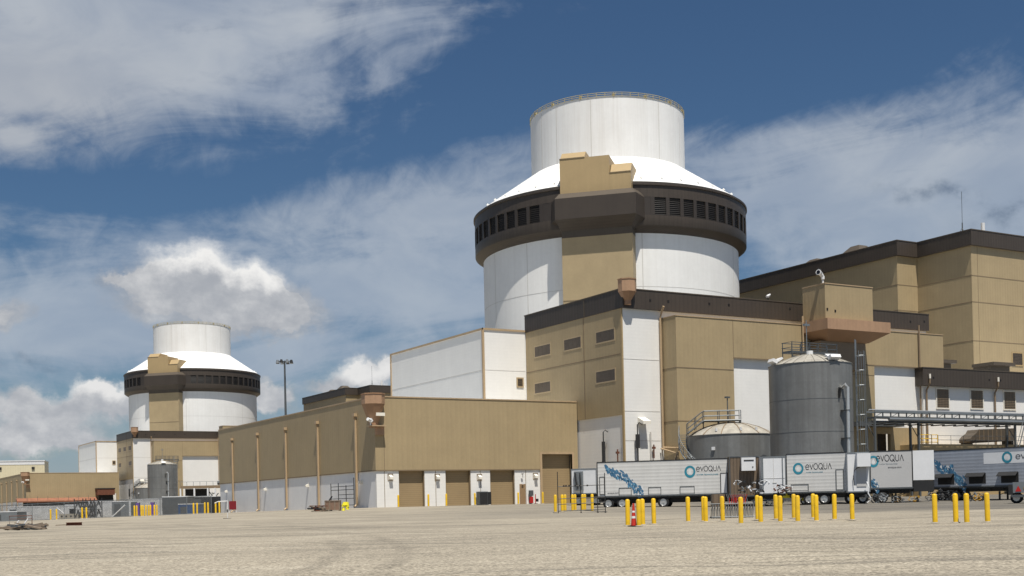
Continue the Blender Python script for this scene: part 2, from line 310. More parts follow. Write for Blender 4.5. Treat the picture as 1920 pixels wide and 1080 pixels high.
# ------------------------------------------------------------------ ground
def ground():
    m_ = bpy.data.materials.new('crushed_stone_yard'); m_.use_nodes = True; T = NT(m_.node_tree); b = T.n['Principled BSDF']
    co = T.new('ShaderNodeTexCoord').outputs['Object']; x, y, z = T.sep(co)
    D = T.add(T.mul(x, sa), T.mul(y, ca)); L = T.sub(T.mul(x, ca), T.mul(y, sa))
    s2 = T.com(T.mul(L, .22), D, 0.0)
    n1 = T.noise(co, .06, 5, .6); n2 = T.noise(s2, .35, 6, .62, .6); n3 = T.noise(co, 3.2, 5, .7); n4 = T.noise(co, 26, 3, .7)
    c = T.mix(T.rng(n1, .35, .65), (.335, .298, .232), (.288, .256, .200))
    c = T.mix(T.rng(n2, .50, .72, 0, .65), c, (.200, .180, .143))
    c = T.mix(T.rng(n2, .45, .30, 0, .6), c, (.40, .360, .285))
    # wheel tracks: long curved darker and paler pairs
    tr = T.noise(T.com(T.mul(L, .035), T.add(T.mul(D, 1.0), T.mul(T.noise(co, .03, 2), 9)), 7.0), .75, 3, .5)
    c = T.mix(T.rng(tr, .56, .66, 0, .7), c, (.180, .163, .132))
    tr2 = T.noise(T.com(T.mul(L, .05), T.add(T.mul(D, 1.4), T.mul(T.noise(co, .05, 2), -7)), 17.0), .9, 3, .5)
    c = T.mix(T.rng(tr2, .60, .66, 0, .4), c, (.41, .37, .295))
    # asphalt lane in front of the parked trailers
    edge = T.mul(T.sub(T.noise(s2, .12, 4), .5), 16)
    D2 = T.add(D, edge)
    asp = T.mul(T.rng(D2, 66, 72), T.rng(T.add(L, T.mul(edge, 1.5)), -12, 4))
    ac = T.mix(T.rng(n2, .3, .7), (.110, .104, .092), (.165, .152, .128)); ac = T.mix(T.rng(tr, .5, .62, 0, .7), ac, (.09, .086, .08))
    c = T.mix(T.mul(asp, T.rng(L, 6, 26, .38, .85)), c, ac)
    # turning tracks of trucks: pairs of broken arcs
    brk = T.rng(T.noise(co, .11, 3, .6), .42, .62)
    for (cl, cd, rr_, k_) in ((-30, 110, 62, .55), (-24, 118, 74, .45), (40, 140, 92, .5), (46, 150, 118, .5), (-70, 30, 66, .4), (10, -60, 118, .5), (6, -70, 134, .35), (25, 190, 150, .4)):
        q_ = T.m('SQRT', T.add(T.m('POWER', T.sub(L, cl), 2.0), T.m('POWER', T.sub(D, cd), 2.0)))
        e_ = T.m('ABSOLUTE', T.sub(T.m('ABSOLUTE', T.sub(q_, rr_)), 1.0))
        c = T.mix(T.mul(T.mul(T.rng(e_, .42, .12), brk), k_), c, (.165, .148, .118))
    # stones
    vo = T.new('ShaderNodeTexVoronoi'); T.l.new(co, vo.inputs['Vector']); vo.inputs['Scale'].default_value = 17
    vr = T.sep(vo.outputs['Color'])[0]
    near = T.rng(D, 20, 80, 1, .2)
    k = T.rng(vr, 0, 1, .5, 1.5, 'LINEAR'); kk = T.mix(near, (1, 1, 1), T.com(k, k, k)); c = T.mix(1.0, c, kk, 'MULTIPLY')
    g3 = T.rng(n3, .3, .7, .91, 1.08, 'LINEAR'); c = T.mix(1.0, c, T.com(g3, g3, g3), 'MULTIPLY')
    dk = T.mul(T.rng(n4, .60, .74, 0, .65), near); c = T.mix(dk, c, (.11, .10, .085))
    # a few damp dips
    T.l.new(c, b.inputs['Base Color']); b.inputs['Roughness'].default_value = .92; b.inputs['Specular IOR Level'].default_value = .2
    bm = T.new('ShaderNodeBump'); bm.inputs['Strength'].default_value = .55; bm.inputs['Distance'].default_value = .03
    T.l.new(T.add(T.mul(vr, .5), T.add(n3, n4)), bm.inputs['Height']); T.l.new(bm.outputs[0], b.inputs['Normal'])
    g = MB(); Ds = [-250, -100, -40, -10, 5] + [10+2.0*i for i in range(78)] + [175, 190, 210, 240, 280, 330, 400, 480, 560, 700, 900, 1300, 2000, 3200, 5200]
    N = 150; ts = [(-1+2*j/N) for j in range(N+1)]; rnd = random.Random(3)
    for D_ in Ds:
        wd = max(90, abs(D_)*1.15+25)
        for t in ts:
            p = LD(t*wd, D_)
            q = .02*math.sin(p.x*.9+p.y*.31)+.018*math.sin(p.y*1.3-p.x*.2)+rnd.uniform(-.012, .012)
            g.v.append((p.x, p.y, p.z+(q if 5 < D_ < 120 else 0)))
    for i in range(len(Ds)-1):
        for j in range(N): a = i*(N+1)+j; g.f.append((a, a+1, a+N+2, a+N+1))
    tag(g.build('ground', m_, smooth_=True), 'pale crushed stone yard with wheel tracks', 'ground', kind='structure')
ground()
# ------------------------------------------------------------------ shield building (tower)
def shield_building(cx, cy):
    t = thing('shield_building', 'large white cylindrical tower with brown louvred ring, nearest to the camera', 'tower', (cx, cy, 0))
    Rr = 22.1; ph = math.atan2(-cy, -cx)
    nb = Vector((-.7071, -.7071)); tb = Vector((.7071, -.7071))
    def q(s, d): v = nb*d + tb*s; return (v.x, v.y)
    ss = 120
    wb = MB().lathe([(Rr, -2), (Rr, 42.4)], 144); wb.build('wall', M['shield'], t, smooth_=True)
    sm = MB()
    for a in (-60, -37, 13.3, 67.6, 100, 130, 160, 190, 220, 250, 275):
        A = ph+R(a); c_, s_ = math.cos(A), math.sin(A); p = Vector((c_*(Rr+.005), s_*(Rr+.005), 0))
        sm.bar(p+Vector((0, 0, 2)), p+Vector((0, 0, 42)), .09, .03, (c_, s_, 0))
    for z in (24.5, 33.6):
        sm.lathe([(Rr+.004, z), (Rr+.02, z), (Rr+.02, z+.05), (Rr+.004, z+.05)], 144)
    sm.build('panel_seams', M['seamw'], t)
    # ring
    bd = MB().lathe([(Rr-.1, 42.0), (Rr+.05, 42.0), (23.45, 42.9), (23.5, 43.0), (23.5, 44.55), (23.22, 44.56), (23.22, 47.35), (23.5, 47.36), (23.5, 49.15), (23.7, 49.2), (23.7, 49.5), (23.1, 49.7), (22.6, 49.9)], 144)
    band = bd.build('air_inlet_band', M['dark'], t, smooth_=True)
    pst = MB(); half = R(2.35)
    angs = [20.0+6.15*k for k in range(26)] + [-30.1-6.15*k for k in range(24)]
    for a in angs:
        A = ph+R(a)
        l = MB().lathe([(23.16, 44.57), (23.30, 44.57), (23.30, 47.34), (23.16, 47.34)], 2, a0=A-half, a1=A+half)
        for zz in range(9):
            z0 = 44.62+zz*.3; l.lathe([(23.30, z0), (23.41, z0+.02), (23.30, z0+.16)], 2, a0=A-half, a1=A+half)
        l.build('louver', M['louver'], band)
    for a in [20.0+6.15*(k-.5) for k in range(27)] + [-30.1-6.15*(k-.5) for k in range(25)]:
        A = ph+R(a); c_, s_ = math.cos(A), math.sin(A)
        MB().bar((c_*23.36, s_*23.36, 44.55), (c_*23.36, s_*23.36, 47.36), .62, .3, (c_, s_, 0)).build('mullion', M['dark2'], band)
    for a0, a1 in ((-27.5, 17.2),):
        pst.lathe([(23.2, 44.5), (23.48, 44.5), (23.48, 47.4), (23.2, 47.4)], 20, a0=ph+R(a0), a1=ph+R(a1))
    pst.build('blank_panel', M['dark2'], band)
    cn = MB().lathe([(22.9, 49.72), (23.2, 49.85), (13.3, 56.6)], 144).build('conical_roof', M['cone'], t, smooth_=True)
    rs = MB()
    for k in range(40):
        A = ph+R(4.5+9*k); c_, s_ = math.cos(A), math.sin(A)
        rs.bar((c_*23.0, s_*23.0, 49.99), (c_*13.4, s_*13.4, 56.54), .06, .02)
        rs.bar((c_*22.2, s_*22.2, 50.6), (c_*22.0, s_*22.0, 50.9), .25, .3)
    rs.build('roof_seams', M['shield'], cn)
    tk = MB().lathe([(13.35, 55.8), (13.35, 66.45), (13.1, 66.5), (13.1, 66.3), (0.01, 67.0)], 120).build('water_tank', M['drum'], t, smooth_=True)
    sm = MB()
    for a in (-55.5, -38.9, -11.3, 40.1, 66, 92, 120, 150, 180, 210, 240, 270):
        A = ph+R(a); c_, s_ = math.cos(A), math.sin(A)
        sm.bar((c_*13.355, s_*13.355, 56.3), (c_*13.355, s_*13.355, 66.1), .08, .03, (c_, s_, 0))
    sm.build('tank_seams', M['seamw'], tk)
    rl = MB(); rr = 13.42
    for z in (66.8, 67.1, 66.5): rl.tube([(rr*math.cos(a*math.pi/60), rr*math.sin(a*math.pi/60), z) for a in range(120)], .045, 5, True)
    for k in range(60):
        A = k*math.pi/30; c_, s_ = math.cos(A), math.sin(A)
        rl.tube([(c_*rr, s_*rr, 66.4), (c_*rr, s_*rr, 67.1)], .045, 5)
        if k % 4 == 0:
            A2 = A+.035; rl.bar((c_*rr, s_*rr, 66.2), (math.cos(A2)*rr, math.sin(A2)*rr, 67.15), .05, .05)
            rl.bar((c_*(rr-.3), s_*(rr-.3), 66.5), (c_*(rr-.3), s_*(rr-.3), 67.0), .4, .3)
    rl.build('roof_railing', M['railyel'], tk)
    # stair shaft at 45 degrees
    s0, s1 = -3.5, 7.7
    sh = MB().prism([q(s0, 15), q(s0, 23.45), q(s1, 23.45), q(s1, 15)][::-1] if False else [q(s0, 23.45), q(s1, 23.45), q(s1, 15), q(s0, 15)], -2, 41.45)
    sh = sh.build('stair_shaft', M['tan'], t)
    ln = MB()
    for z in (31.6, 22.0):
        a, b_ = q(s0-.01, 23.47), q(s1+.01, 23.47); ln.bar((a[0], a[1], z), (b_[0], b_[1], z), .05, .12)
    ln.build('shaft_seams', M['seamt'], sh)
    P0 = [q(s0, 23.5), q(s1, 23.5), q(s1+.05, 19), q(s0-.05, 19)]
    P1 = [q(-4.1, 25.3), q(8.6, 25.3), q(9.5, 21.0), q(-6.0, 21.0)]
    P2 = [q(s0-.15, 23.95), q(s1+.15, 23.95), q(s1+1.6, 19), q(s0-1.6, 19)]
    by = MB().prism(P0, 41.45, 42.5, [q(s0, 23.55), q(s1, 23.55), q(s1+.05, 19), q(s0-.05, 19)]).build('bay_collar', M['soffit'], t)
    MB().prism([q(s0, 23.55), q(s1, 23.55), q(s1+.6, 19), q(s0-.6, 19)], 42.502, 44.0, P1).build('bay_soffit', M['dark'], t)
    MB().prism(P1, 44.003, 47.25).build('corner_bay', M['dark'], t)
    MB().prism(P1, 47.253, 48.3, P2).build('bay_cap', M['soffit'], t)
    mz = MB().prism([q(s0, 23.8), q(4.35, 23.8), q(4.35, 16.5), q(s0, 16.5)], 48.302, 53.75)
    mz.prism([q(4.36, 23.8), q(s1, 23.8), q(s1, 18.5), q(4.36, 18.5)], 48.302, 50.95)
    mz = mz.build('roof_penthouse', M['tan2'], t)
    for a, b_, z0, z1 in ((-3.45, .4, 53.8, 55.1), (4.45, 7.65, 51.0, 52.7)):
        k = MB().prism([q(a, 23.6), q(b_, 23.6), q(b_, 17.5), q(a, 17.5)], z0, z1, [q(a, 22.1), q(b_, 22.1), q(b_, 17.5), q(a, 17.5)])
        k.build('sloped_hood', M['tan2'], mz)
        z = z0-.02; pa, pb = q(a-.1, 23.83), q(b_+.1, 23.83); MB().bar((pa[0], pa[1], z), (pb[0], pb[1], z), .1, .12).build('hood_trim', M['seamt'], mz)
    return t
T1 = U(1142.5, 440, D=210.3); T2p = U(361.5, 690, D=430)
tower = shield_building(T1.x, T1.y)
# ------------------------------------------------------------------ auxiliary building
def frame(mb, kind, c0, a0, a1, z0, z1, wd=.16, pr=.1):
    """border of four bars on an L face (x = c0) or R face (y = c0)"""
    for (p, r_, s, t_) in ((a0-wd, a1+wd, z1, z1+wd), (a0-wd, a1+wd, z0-wd, z0), (a0-wd, a0, z0, z1), (a1, a1+wd, z0, z1)):
        if kind == 'L': mb.box(c0-pr*.4, c0+.05, p, r_, s, t_)
        else: mb.box(p, r_, c0-pr, c0+.05, s, t_)
def window(root, kind, c0, a0, a1, z0, z1, fm='winf', wm='win', vert=True):
    a0, a1 = min(a0, a1), max(a0, a1)
    f = MB(); frame(f, kind, c0, a0, a1, z0, z1); f = f.build('window', M[fm], root, world=True)
    g = MB()
    if kind == 'L': g.box(c0-.03, c0+.05, a0, a1, z0, z1)
    else: g.box(a0, a1, c0-.03, c0+.05, z0, z1)
    n = int((z1-z0)/.22)
    for i in range(n):
        z = z0+(i+.5)*(z1-z0)/n
        if kind == 'L': g.box(c0-.038, c0-.03, a0, a1, z-.05, z+.03)
        else: g.box(a0, a1, c0-.085, c0-.03, z-.05, z+.03)
    for i in range(1, 4):
        a = a0+(a1-a0)*i/4
        if kind == 'L': g.box(c0-.046, c0-.039, a-.025, a+.025, z0, z1)
        else: g.box(a-.025, a+.025, c0-.1, c0-.086, z0, z1)
    p = bpy.data.objects  # louvre blades are a sub-part of the window
    lo = g.build('louvre_blades', M[wm], None); me = lo.data
    o_ = Vector(root.location)
    for v in me.vertices: v.co -= o_
    lo.parent = f
    return f
AX, AY, AX2 = 80.6, 112.25, 131.1
AYL = U(987.2, 650, X=AX).y
def turret(root, cx, cy, z0, z1, w_, zb, matn='orange', sof='orange2'):
    """defensive corner turret: an eight-sided box that tapers to the wall below"""
    def oc(r, k): return [(cx+r*math.cos(a)*1.0, cy+r*math.sin(a)) for a in [R(22.5-45+45*i) for i in range(8)]]
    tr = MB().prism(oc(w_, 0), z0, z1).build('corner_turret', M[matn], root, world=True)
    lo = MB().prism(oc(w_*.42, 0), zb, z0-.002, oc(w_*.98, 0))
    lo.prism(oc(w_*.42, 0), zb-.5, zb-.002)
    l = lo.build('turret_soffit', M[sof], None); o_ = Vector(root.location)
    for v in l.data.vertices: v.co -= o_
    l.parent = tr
    ri = MB().prism(oc(w_*1.05, 0), z1+.002, z1+.12); r_ = ri.build('turret_rim', M['orange2'], None)
    for v in r_.data.vertices: v.co -= o_
    r_.parent = tr
    return tr
def auxiliary_building():
    b = thing('auxiliary_building', 'tan and white windowless block with dark parapet in front of the large tower', 'building', (AX, AY, 0))
    B = lambda mb, n, m_: mb.build(n, M[m_], b, world=True)
    top = 24.35
    B(MB().box(AX+.05, AX2, AY+.05, AYL+3, -2, 9.95).box(AX+.05, AX2, AY+.05, AYL, 9.95, 23.6), 'base_wall', 'white')
    # left face: tan cladding above a white base
    B(MB().box(AX-.1, AX+.04, AY+.3, AYL, 10.0, 22.2), 'tan_side_wall', 'tan')
    B(MB().box(AX, 85.75, AY, AY+.04, -2, 22.2), 'white_corner_wall', 'white')
    B(MB().box(AX-.13, AX+.03, AY-.03, AY+.3, -2, 22.2), 'corner_trim', 'tan2')
    sm = MB()
    z = U(988.3, 699.2, X=AX).z; sm.box(AX-.12, AX-.1, AY+.3, AYL, z-.05, z+.05)
    y_ = U(1096, 650, X=AX).y; sm.box(AX-.13, AX-.1, y_-.05, y_+.05, 10, 22.2)
    B(sm, 'side_wall_seams', 'seamt')
    sm = MB()
    for z in (U(1200, 674, Y=AY).z, U(1200, 771, Y=AY).z, U(1200, 826, Y=AY).z): sm.box(AX, 85.7, AY-.02, AY, z-.025, z+.025)
    B(sm, 'corner_wall_seams', 'seamw')
    # tan bay and tan upper wall on the front
    bx0, bx1, by = U(1241.5, 700, Y=AY).x, U(1376, 700, Y=109.5).x, 109.5
    B(MB().box(bx0, bx1, by, AY-.003, -2, 21.25), 'projecting_bay', 'tan')
    zc = U(1378, 671, Y=by).z
    B(MB().box(bx1+.002, AX2, by, AY-.003, zc, 21.25), 'tan_front_wall', 'tan')
    B(MB().box(bx1+.002, AX2+.1, by+.4, AY-.006, -2, zc-.002), 'white_front_wall', 'white')
    cx0, cx1 = 106.5, U(1640.5, 750, Y=by).x
    B(MB().box(cx0, cx1, by-.02, by+.395, 8.9, zc-.003), 'tan_pier', 'tan')
    sm = MB(); z = U(1300, 690, Y=by).z; sm.box(bx0-.01, bx1, by-.025, by, z-.05, z+.05); sm.box(bx0-.025, bx0, by, AY, z-.05, z+.05)
    z2 = U(1300, 789.5, Y=by).z; sm.box(bx0-.01, bx1, by-.025, by, z2-.05, z2+.05); sm.box(bx0-.025, bx0, by, AY, z2-.05, z2+.05)
    sm.box(bx1-.03, bx1+.03, by-.022, by, zc, 21.2)
    sm.box(bx1, AX2, by-.05, by-.003, zc-.06, zc+.07); z3 = U(1620, 703, Y=by).z; sm.box(cx0, cx1, by-.04, by-.02, z3-.04, z3+.04)
    B(sm, 'front_seams', 'seamt')
    B(MB().box(bx0-.04, AX2, by-.06, AY, 21.252, 21.36), 'bay_flashing', 'trimp')
    # lower projecting entrance block with its dark doorway
    ex0, ex1, ey = 106.0, U(1723, 820, Y=108.2).x, 108.2
    d0, d1 = U(1645, 830, Y=ey).x, U(1670, 830, Y=ey).x
    B(MB().hole_wall((ex0, ey), (ex1, ey), -2, 8.7, [(d0-ex0, d1-ex0, -2, 7.9)], .5).box(ex1-.4, ex1, ey+.501, by+.39, -2, 8.7), 'entrance_wall', 'tan')
    B(MB().box(d0-.5, d1+.5, ey+1.2, ey+1.25, -2, 8.6).box(d0-.5, d0-.45, ey+.5, ey+1.2, -2, 8.6), 'doorway', 'dark2')
    B(MB().box(U(1608, 787, Y=ey-1.6).x, U(1692, 787, Y=ey-1.6).x, ey-1.9, by+.39, 8.702, 9.25), 'entrance_canopy', 'galvd')
    # parapet band
    o = .42; oL = .08; P = MB()
    P.box(AX-.1-oL, AX2+.1, AY-o, AY+.3, 22.2, top)
    P.box(AX-.1-oL, AX+.3, AY+.301, AYL+.05, 22.2, top)
    B(P, 'parapet_band', 'dark')
    P = MB().box(AX-.15-oL, AX2+.15, AY-o-.05, AY+.35, top+.002, top+.12).box(AX-.15-oL, AX+.35, AY+.351, AYL+.1, top+.002, top+.12)
    B(P, 'parapet_coping', 'soffit')
    P = MB()
    for px in (1219, 1253, 1330, 1366.5, 1481, 1512, 1707, 1733):
        p = U(px, 563+(px-1219)*.06 if px < 1600 else 603, Y=AY-o); P.box(p.x-.13, p.x+.13, AY-o-.03, AY-o, p.z-.13, p.z+.13)
    B(P, 'overflow_scuppers', 'louver')
    y_ = U(1094.5, 580, X=AX-.18).y; B(MB().box(AX-.22, AX-.1-oL, y_-.1, y_+.1, 22.2, top), 'band_joint', 'soffit')
    B(MB().box(AX+.3, AX2, AY+.35, AYL, 23.6, 23.7), 'roof', 'roof')
    for (x0, x1, t_, bt) in ((1003, 1031.7, 651.3, 669.7), (1058, 1089, 638.3, 657.5), (1118, 1151.7, 624.2, 643.8), (1003, 1032, 720.3, 738), (1118, 1153, 698.3, 718.3)):
        p, q_ = U(x0, t_, X=AX-.1), U(x0, bt, X=AX-.1); y1 = U(x1, t_, X=AX-.1).y
        window(b, 'L', AX-.1, p.y, y1, q_.z, p.z)
    # downspouts
    P = MB(); xx = U(1237, 650, Y=AY).x
    P.tube([(xx, AY-.9, 22.6), (xx, AY-.5, 22.0), (xx, AY-.22, 21.3), (xx, AY-.22, 6.2)], .13, 8)
    x2, x3 = U(1243, 830, Y=AY).x, U(1264, 830, Y=108.8).x
    P.tube([(xx, AY-.22, 6.2), (xx+.1, 109.2, 6.0), (x3, 108.9, 3.6), (x3, 108.9, .2)], .13, 8)
    P.tube([(xx-.3, AY-.2, 6.1), (xx-.2, 109.2, 5.4), (x3-.6, 108.9, 3.2), (x3-.6, 108.9, .2)], .10, 8)
    B(P, 'downspout', 'trimp')
    xx = U(1505, 620, Y=by-.2).x
    for pxx in (1505, 1722.5):
        xx = U(pxx, 620, Y=by-.2).x
        B(MB().tube([(xx, by-.25, 22.3), (xx, by-.25, 9.3 if pxx < 1700 else 2.0)], .11, 8), 'downspout', 'trim' if pxx > 1700 else 'trimp')
    turret(b, AX+.45, AY-.45, 24.0, 25.35, 1.06, 23.0)
    # guard post standing on a terracotta slab
    g0 = U(1546.7, 540, Y=105.9); g1 = U(1636, 560, Y=105.9)
    gz1 = g0.z+.55 if False else U(1546.7, 531.7, Y=105.9).z; gzb = U(1550, 598, Y=105.9).z
    gb = U(1505, 560, X=g0.x).y
    B(MB().box(g0.x, g1.x, 105.9, gb, gzb, gz1), 'guard_post', 'tan')
    B(MB().box(g0.x-.06, g1.x+.06, 105.84, gb+.06, gz1+.002, gz1+.12), 'guard_post_coping', 'trimp')
    s0, s1 = U(1553, 610, Y=105.1).x-.1, U(1670, 620, Y=105.1).x
    zs = U(1553, 616, Y=105.1).z
    B(MB().box(s0, s1, 105.1, by-.08, zs, gzb-.003), 'guard_post_slab', 'orange')
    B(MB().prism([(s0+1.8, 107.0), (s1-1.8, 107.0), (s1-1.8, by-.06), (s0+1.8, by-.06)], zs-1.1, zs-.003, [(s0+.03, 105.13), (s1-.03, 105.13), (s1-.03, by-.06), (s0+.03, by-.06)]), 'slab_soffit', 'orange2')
    B(MB().box(s0+1.0, s1-2.2, 107.3, by-.03, zc-1.0, zs-1.103).box(s0+1.6, s1-5, by-.6, by-.022, 15.6, zs-1.15), 'shaft_under_slab', 'trim')
    P = MB()
    for px, py in ((1566, 583), (1531, 578)): p = U(px, py, Y=105.9); P.box(max(p.x, g0.x+.3)-.12, max(p.x, g0.x+.3)+.12, 105.86, 105.9, p.z-.15, p.z+.15)
    B(P, 'gun_port', 'louver')
    # equipment on the white base wall
    for (px, ya, yb, r_) in ((1131, 812, 868, .22), (1195, 798, 842, .26)):
        on = px < 1170
        p, q_ = (U(px, ya, X=AX-.5), U(px, yb, X=AX-.5)) if on else (U(px, ya, Y=AY-.5), U(px, yb, Y=AY-.5))
        s = MB().tube([(p.x, p.y, q_.z+.1), (p.x, p.y, p.z-1)], r_, 10); s.tube([(p.x, p.y, q_.z-2.5), (p.x, p.y, q_.z+.1)], .08, 6)
        s.tube([(p.x, p.y, p.z-1), (p.x, p.y, p.z+.1), (p.x+.15, p.y-.2, p.z+.35), (p.x+.4, p.y-.4, p.z+.1)], .07, 6)
        B(s, 'exhaust_muffler', 'blackm')
    p = U(1205, 790, Y=AY-.3)
    B(MB().extr([(p.x-.5, AY-.02, p.z+.5), (p.x-.5, AY-1.1, p.z), (p.x-.5, AY-1.1, p.z-.35), (p.x-.5, AY-.02, p.z-.1)], (1.1, 0, 0)), 'wall_hood', 'winfw')
    B(MB().tube([(p.x+1.2, AY-.15, p.z-1.2), (p.x+1.2, AY-.15, p.z-5)], .09, 6), 'conduit', 'seamw')
    P = MB(); z = .15+2.75
    for yy in (0, .25): P.tube([(AX-.2, AY+8, z+yy*2.2), (AX-.2, AY-.25, z+yy*2.2), (AX+5, AY-.25, z+yy*2.2)], .05, 6)
    B(P, 'wall_pipes', 'trimp')
    for (px, py) in ((1158, 849), (1226, 840)):
        p = U(px, py, X=AX-.3) if px < 1167 else U(px, py, Y=AY-.3)
        B(MB().tube([(p.x, p.y, p.z-1.2), (p.x, p.y, p.z+.4)], .08, 6).box(p.x-.2, p.x+.2, p.y-.1, p.y+.1, p.z-.1, p.z+.15), 'red_valve', 'rust')
    return b
aux = auxiliary_building()
# ------------------------------------------------------------------ white annex with sloping-looking side
def annex_building():
    x0 = U(906, 660, Y=AYL+.1).x; y0 = AYL+.1; y1 = U(733.6, 700, X=x0).y; top = U(906, 616.5, Y=y0).z
    b = thing('annex_building', 'plain white clad hall behind the brown garage and left of the tan block', 'building', (x0, y0, 0))
    B = lambda mb, n, m_: mb.build(n, M[m_], b, world=True)
    B(MB().box(x0, AX+16, y0, y1, -2, top), 'wall', 'white')
    P = MB().box(x0-.12, AX-.12, y0-.12, y0-.002, top-.12, top+.12).box(x0-.12, x0-.002, y0-.12, y1+.1, top-.12, top+.12)
    P.box(x0-.14, x0+.12, y0-.14, y0-.12+.26, -2, top-.125).box(x0-.12, x0+.01, y1-.16, y1+.1, -2, top-.125)
    B(P, 'corner_and_eaves_trim', 'trimp')
    z = U(738, 730.8, X=x0).z; B(MB().box(x0-.02, x0, y0+.2, y1-.2, z-.03, z+.03).box(x0+.2, AX-.2, y0-.02, y0, z-.02, z+.02), 'wall_seams', 'seamw')
    a, c = U(970, 710, Y=y0), U(979.5, 724.5, Y=y0); window(b, 'R', y0, a.x, c.x, c.z, a.z)
    B(MB().box(x0+.3, AX+15, y0+.3, y1-.3, top, top+.05), 'roof', 'roof')
    return b
annex = annex_building()
# ------------------------------------------------------------------ garage
def garage():
    y0 = U(1083, 800, X=AX-.13).y; x0 = U(705, 900, Y=y0).x; y1 = U(411.3, 900, X=x0).y; x1 = AX-.2
    top = U(1083, 754.6, Y=y0).z; zl = U(705.2, 881.9, Y=y0).z
    b = thing('garage_building', 'long low tan garage with white base and roller doors', 'building', (x0, y0, 0))
    B = lambda mb, n, m_: mb.build(n, M[m_], b, world=True)
    X = lambda px, yy=y0: U(px, 900, Y=yy).x
    bd0, bd1 = X(1017), X(1073.5); bdz = U(1040, 851.5, Y=y0).z; xt = X(1014.5)
    up_ = MB().hole_wall((x0, y0), (x1, y0), zl, top, [(bd0-x0, bd1-x0, zl, bdz)], .4)
    up_.box(x0, x0+.4, y0+.401, y1, zl, top).box(x0+.4, x1, y1-.4, y1, zl, top)
    up_.hole_wall((xt, y0), (x1, y0), -1, zl-.002, [(bd0-xt, bd1-xt, -1, zl)], .4)
    B(up_, 'upper_wall', 'tan')
    y0r = y0+.1
    drs = [(748.5, 797), (836.2, 883.5), (919.8, 966)]
    cuts = [x0+.1] + [X(v) for pr_ in drs for v in pr_] + [xt-.002]
    for k_ in range(0, len(cuts), 2): B(MB().box(cuts[k_], cuts[k_+1], y0r, y0r+.4, -1, zl-.002), 'front_base_wall', 'white')
    B(MB().box(x0+.1, x0+.4, y0r+.401, y1, -2, zl-.002), 'side_base_wall', 'whitev')
    B(MB().box(x0+.4, x1, y0+.4, y1-.4, top-.5, top-.4), 'roof', 'roof')
    P = MB().box(x0-.06, x1, y0-.06, y0+.45, top+.002, top+.14).box(x0-.06, x0+.45, y0+.451, y1, top+.002, top+.14); B(P, 'coping', 'trimp')
    P = MB().box(x0-.02, x0, y0, y1, zl-.08, zl+.05).box(x0, bd0-.2, y0-.02, y0, zl-.08, zl+.05); B(P, 'base_flashing', 'seamt')
    for a, c in drs:
        d = MB().box(X(a), X(c), y0+.52, y0+.6, -1, zl+.1)
        d = B(d, 'roller_door', 'door')
        for xa_, xb_ in ((X(a)-.001, X(a)+.09), (X(c)-.09, X(c)+.001)):
            k = MB().box(xa_, xb_, y0r+.1, y0+.519, -1, zl-.003).build('door_guide', M['seamt'], None)
            for v in k.data.vertices: v.co -= Vector(b.location)
            k.parent = d
    d = B(MB().box(bd0, bd1, y0+.62, y0+.7, -1, bdz+.1), 'roller_door', 'door')
    P = MB(); P.box(bd0-.28, bd0, y0-.05, y0+.3, -1, bdz+.25); P.box(bd1, bd1+.28, y0-.05, y0+.3, -1, bdz+.25); P.box(bd0, bd1, y0-.05, y0+.3, bdz, bdz+.25)
    B(P, 'door_surround', 'trimp')
    a, c = X(974.5), X(985.5); zt = U(980, 907.5, Y=y0).z
    d = B(MB().box(a, c, y0r-.04, y0r-.001, -.2, zt), 'personnel_door', 'doort'); 
    for px in (732.5, 820.5, 899.5, 1004.5):
        p = U(px, 895 if px < 900 else 893, Y=y0); l = MB().extr([(p.x-.2, y0r-.001, p.z+.28), (p.x-.2, y0r-.4, p.z+.05), (p.x-.2, y0r-.4, p.z-.22), (p.x-.2, y0r-.001, p.z-.22)], (.4, 0, 0))
        f = MB(); frame(f, 'R', y0r, p.x-.27, p.x+.27, p.z-.3, p.z+.34, .06, .05); l.v += []; lo = B(l, 'wall_light', 'winfw')
        f = f.build('light_frame', M['trim'], None)
        for v in f.data.vertices: v.co -= Vector(b.location)
        f.parent = lo
    P = MB()
    for px in (721.5, 817.5, 901.5, 986.5): xx = X(px); P.box(xx-.03, xx+.03, y0r-.015, y0r, -.5, zl-.1)
    P.box(X(721.5)-.03, X(721.5)+.03, y0-.015, y0, zl+.1, 9.0)
    B(P, 'vertical_seams', 'seamt')
    for px, py in ((434.2, 829), (481.5, 819.6), (534, 810), (594, 798.8), (664.8, 785.2)):
        p = U(px, py, X=x0-.2); P = MB().box(x0-.26, x0-.04, p.y-.14, p.y+.14, gz(x0, p.y)+.3, p.z)
        P.box(x0-.4, x0-.02, p.y-.3, p.y+.3, p.z+.25, p.z+.6).tube([(x0-.2, p.y, p.z-.1), (x0-.3, p.y, p.z+.3)], .12, 6)
        P.tube([(x0-.15, p.y, gz(x0, p.y)+.35), (x0-.5, p.y, gz(x0, p.y)+.12)], .13, 6); B(P, 'downspout', 'trimp')
    for px, py in ((422, 921), (495, 917), (574, 910), (674, 903.5)):
        p = U(px, py, X=x0-.2); l = MB().extr([(x0+.099, p.y-.2, p.z+.2), (x0-.3, p.y-.2, p.z+.0), (x0-.3, p.y-.2, p.z-.2), (x0+.099, p.y-.2, p.z-.2)], (0, .4, 0)); B(l, 'wall_light', 'winfw')
    # corner turret with camera shelf
    c_ = Vector((x0+.25, y0+.25)); n_ = Vector((-.7071, -.7071))
    tr = turret(b, x0-.25, y0-.25, U(705, 757, D=131.5).z, U(705, 739, D=131.5).z, 1.28, 9.3)
    k = c_+n_*.9
    B(MB().box(x0-.9, x0+1.0, y0-.9, y0+.0, 8.9, 9.02), 'camera_shelf', 'trimp')
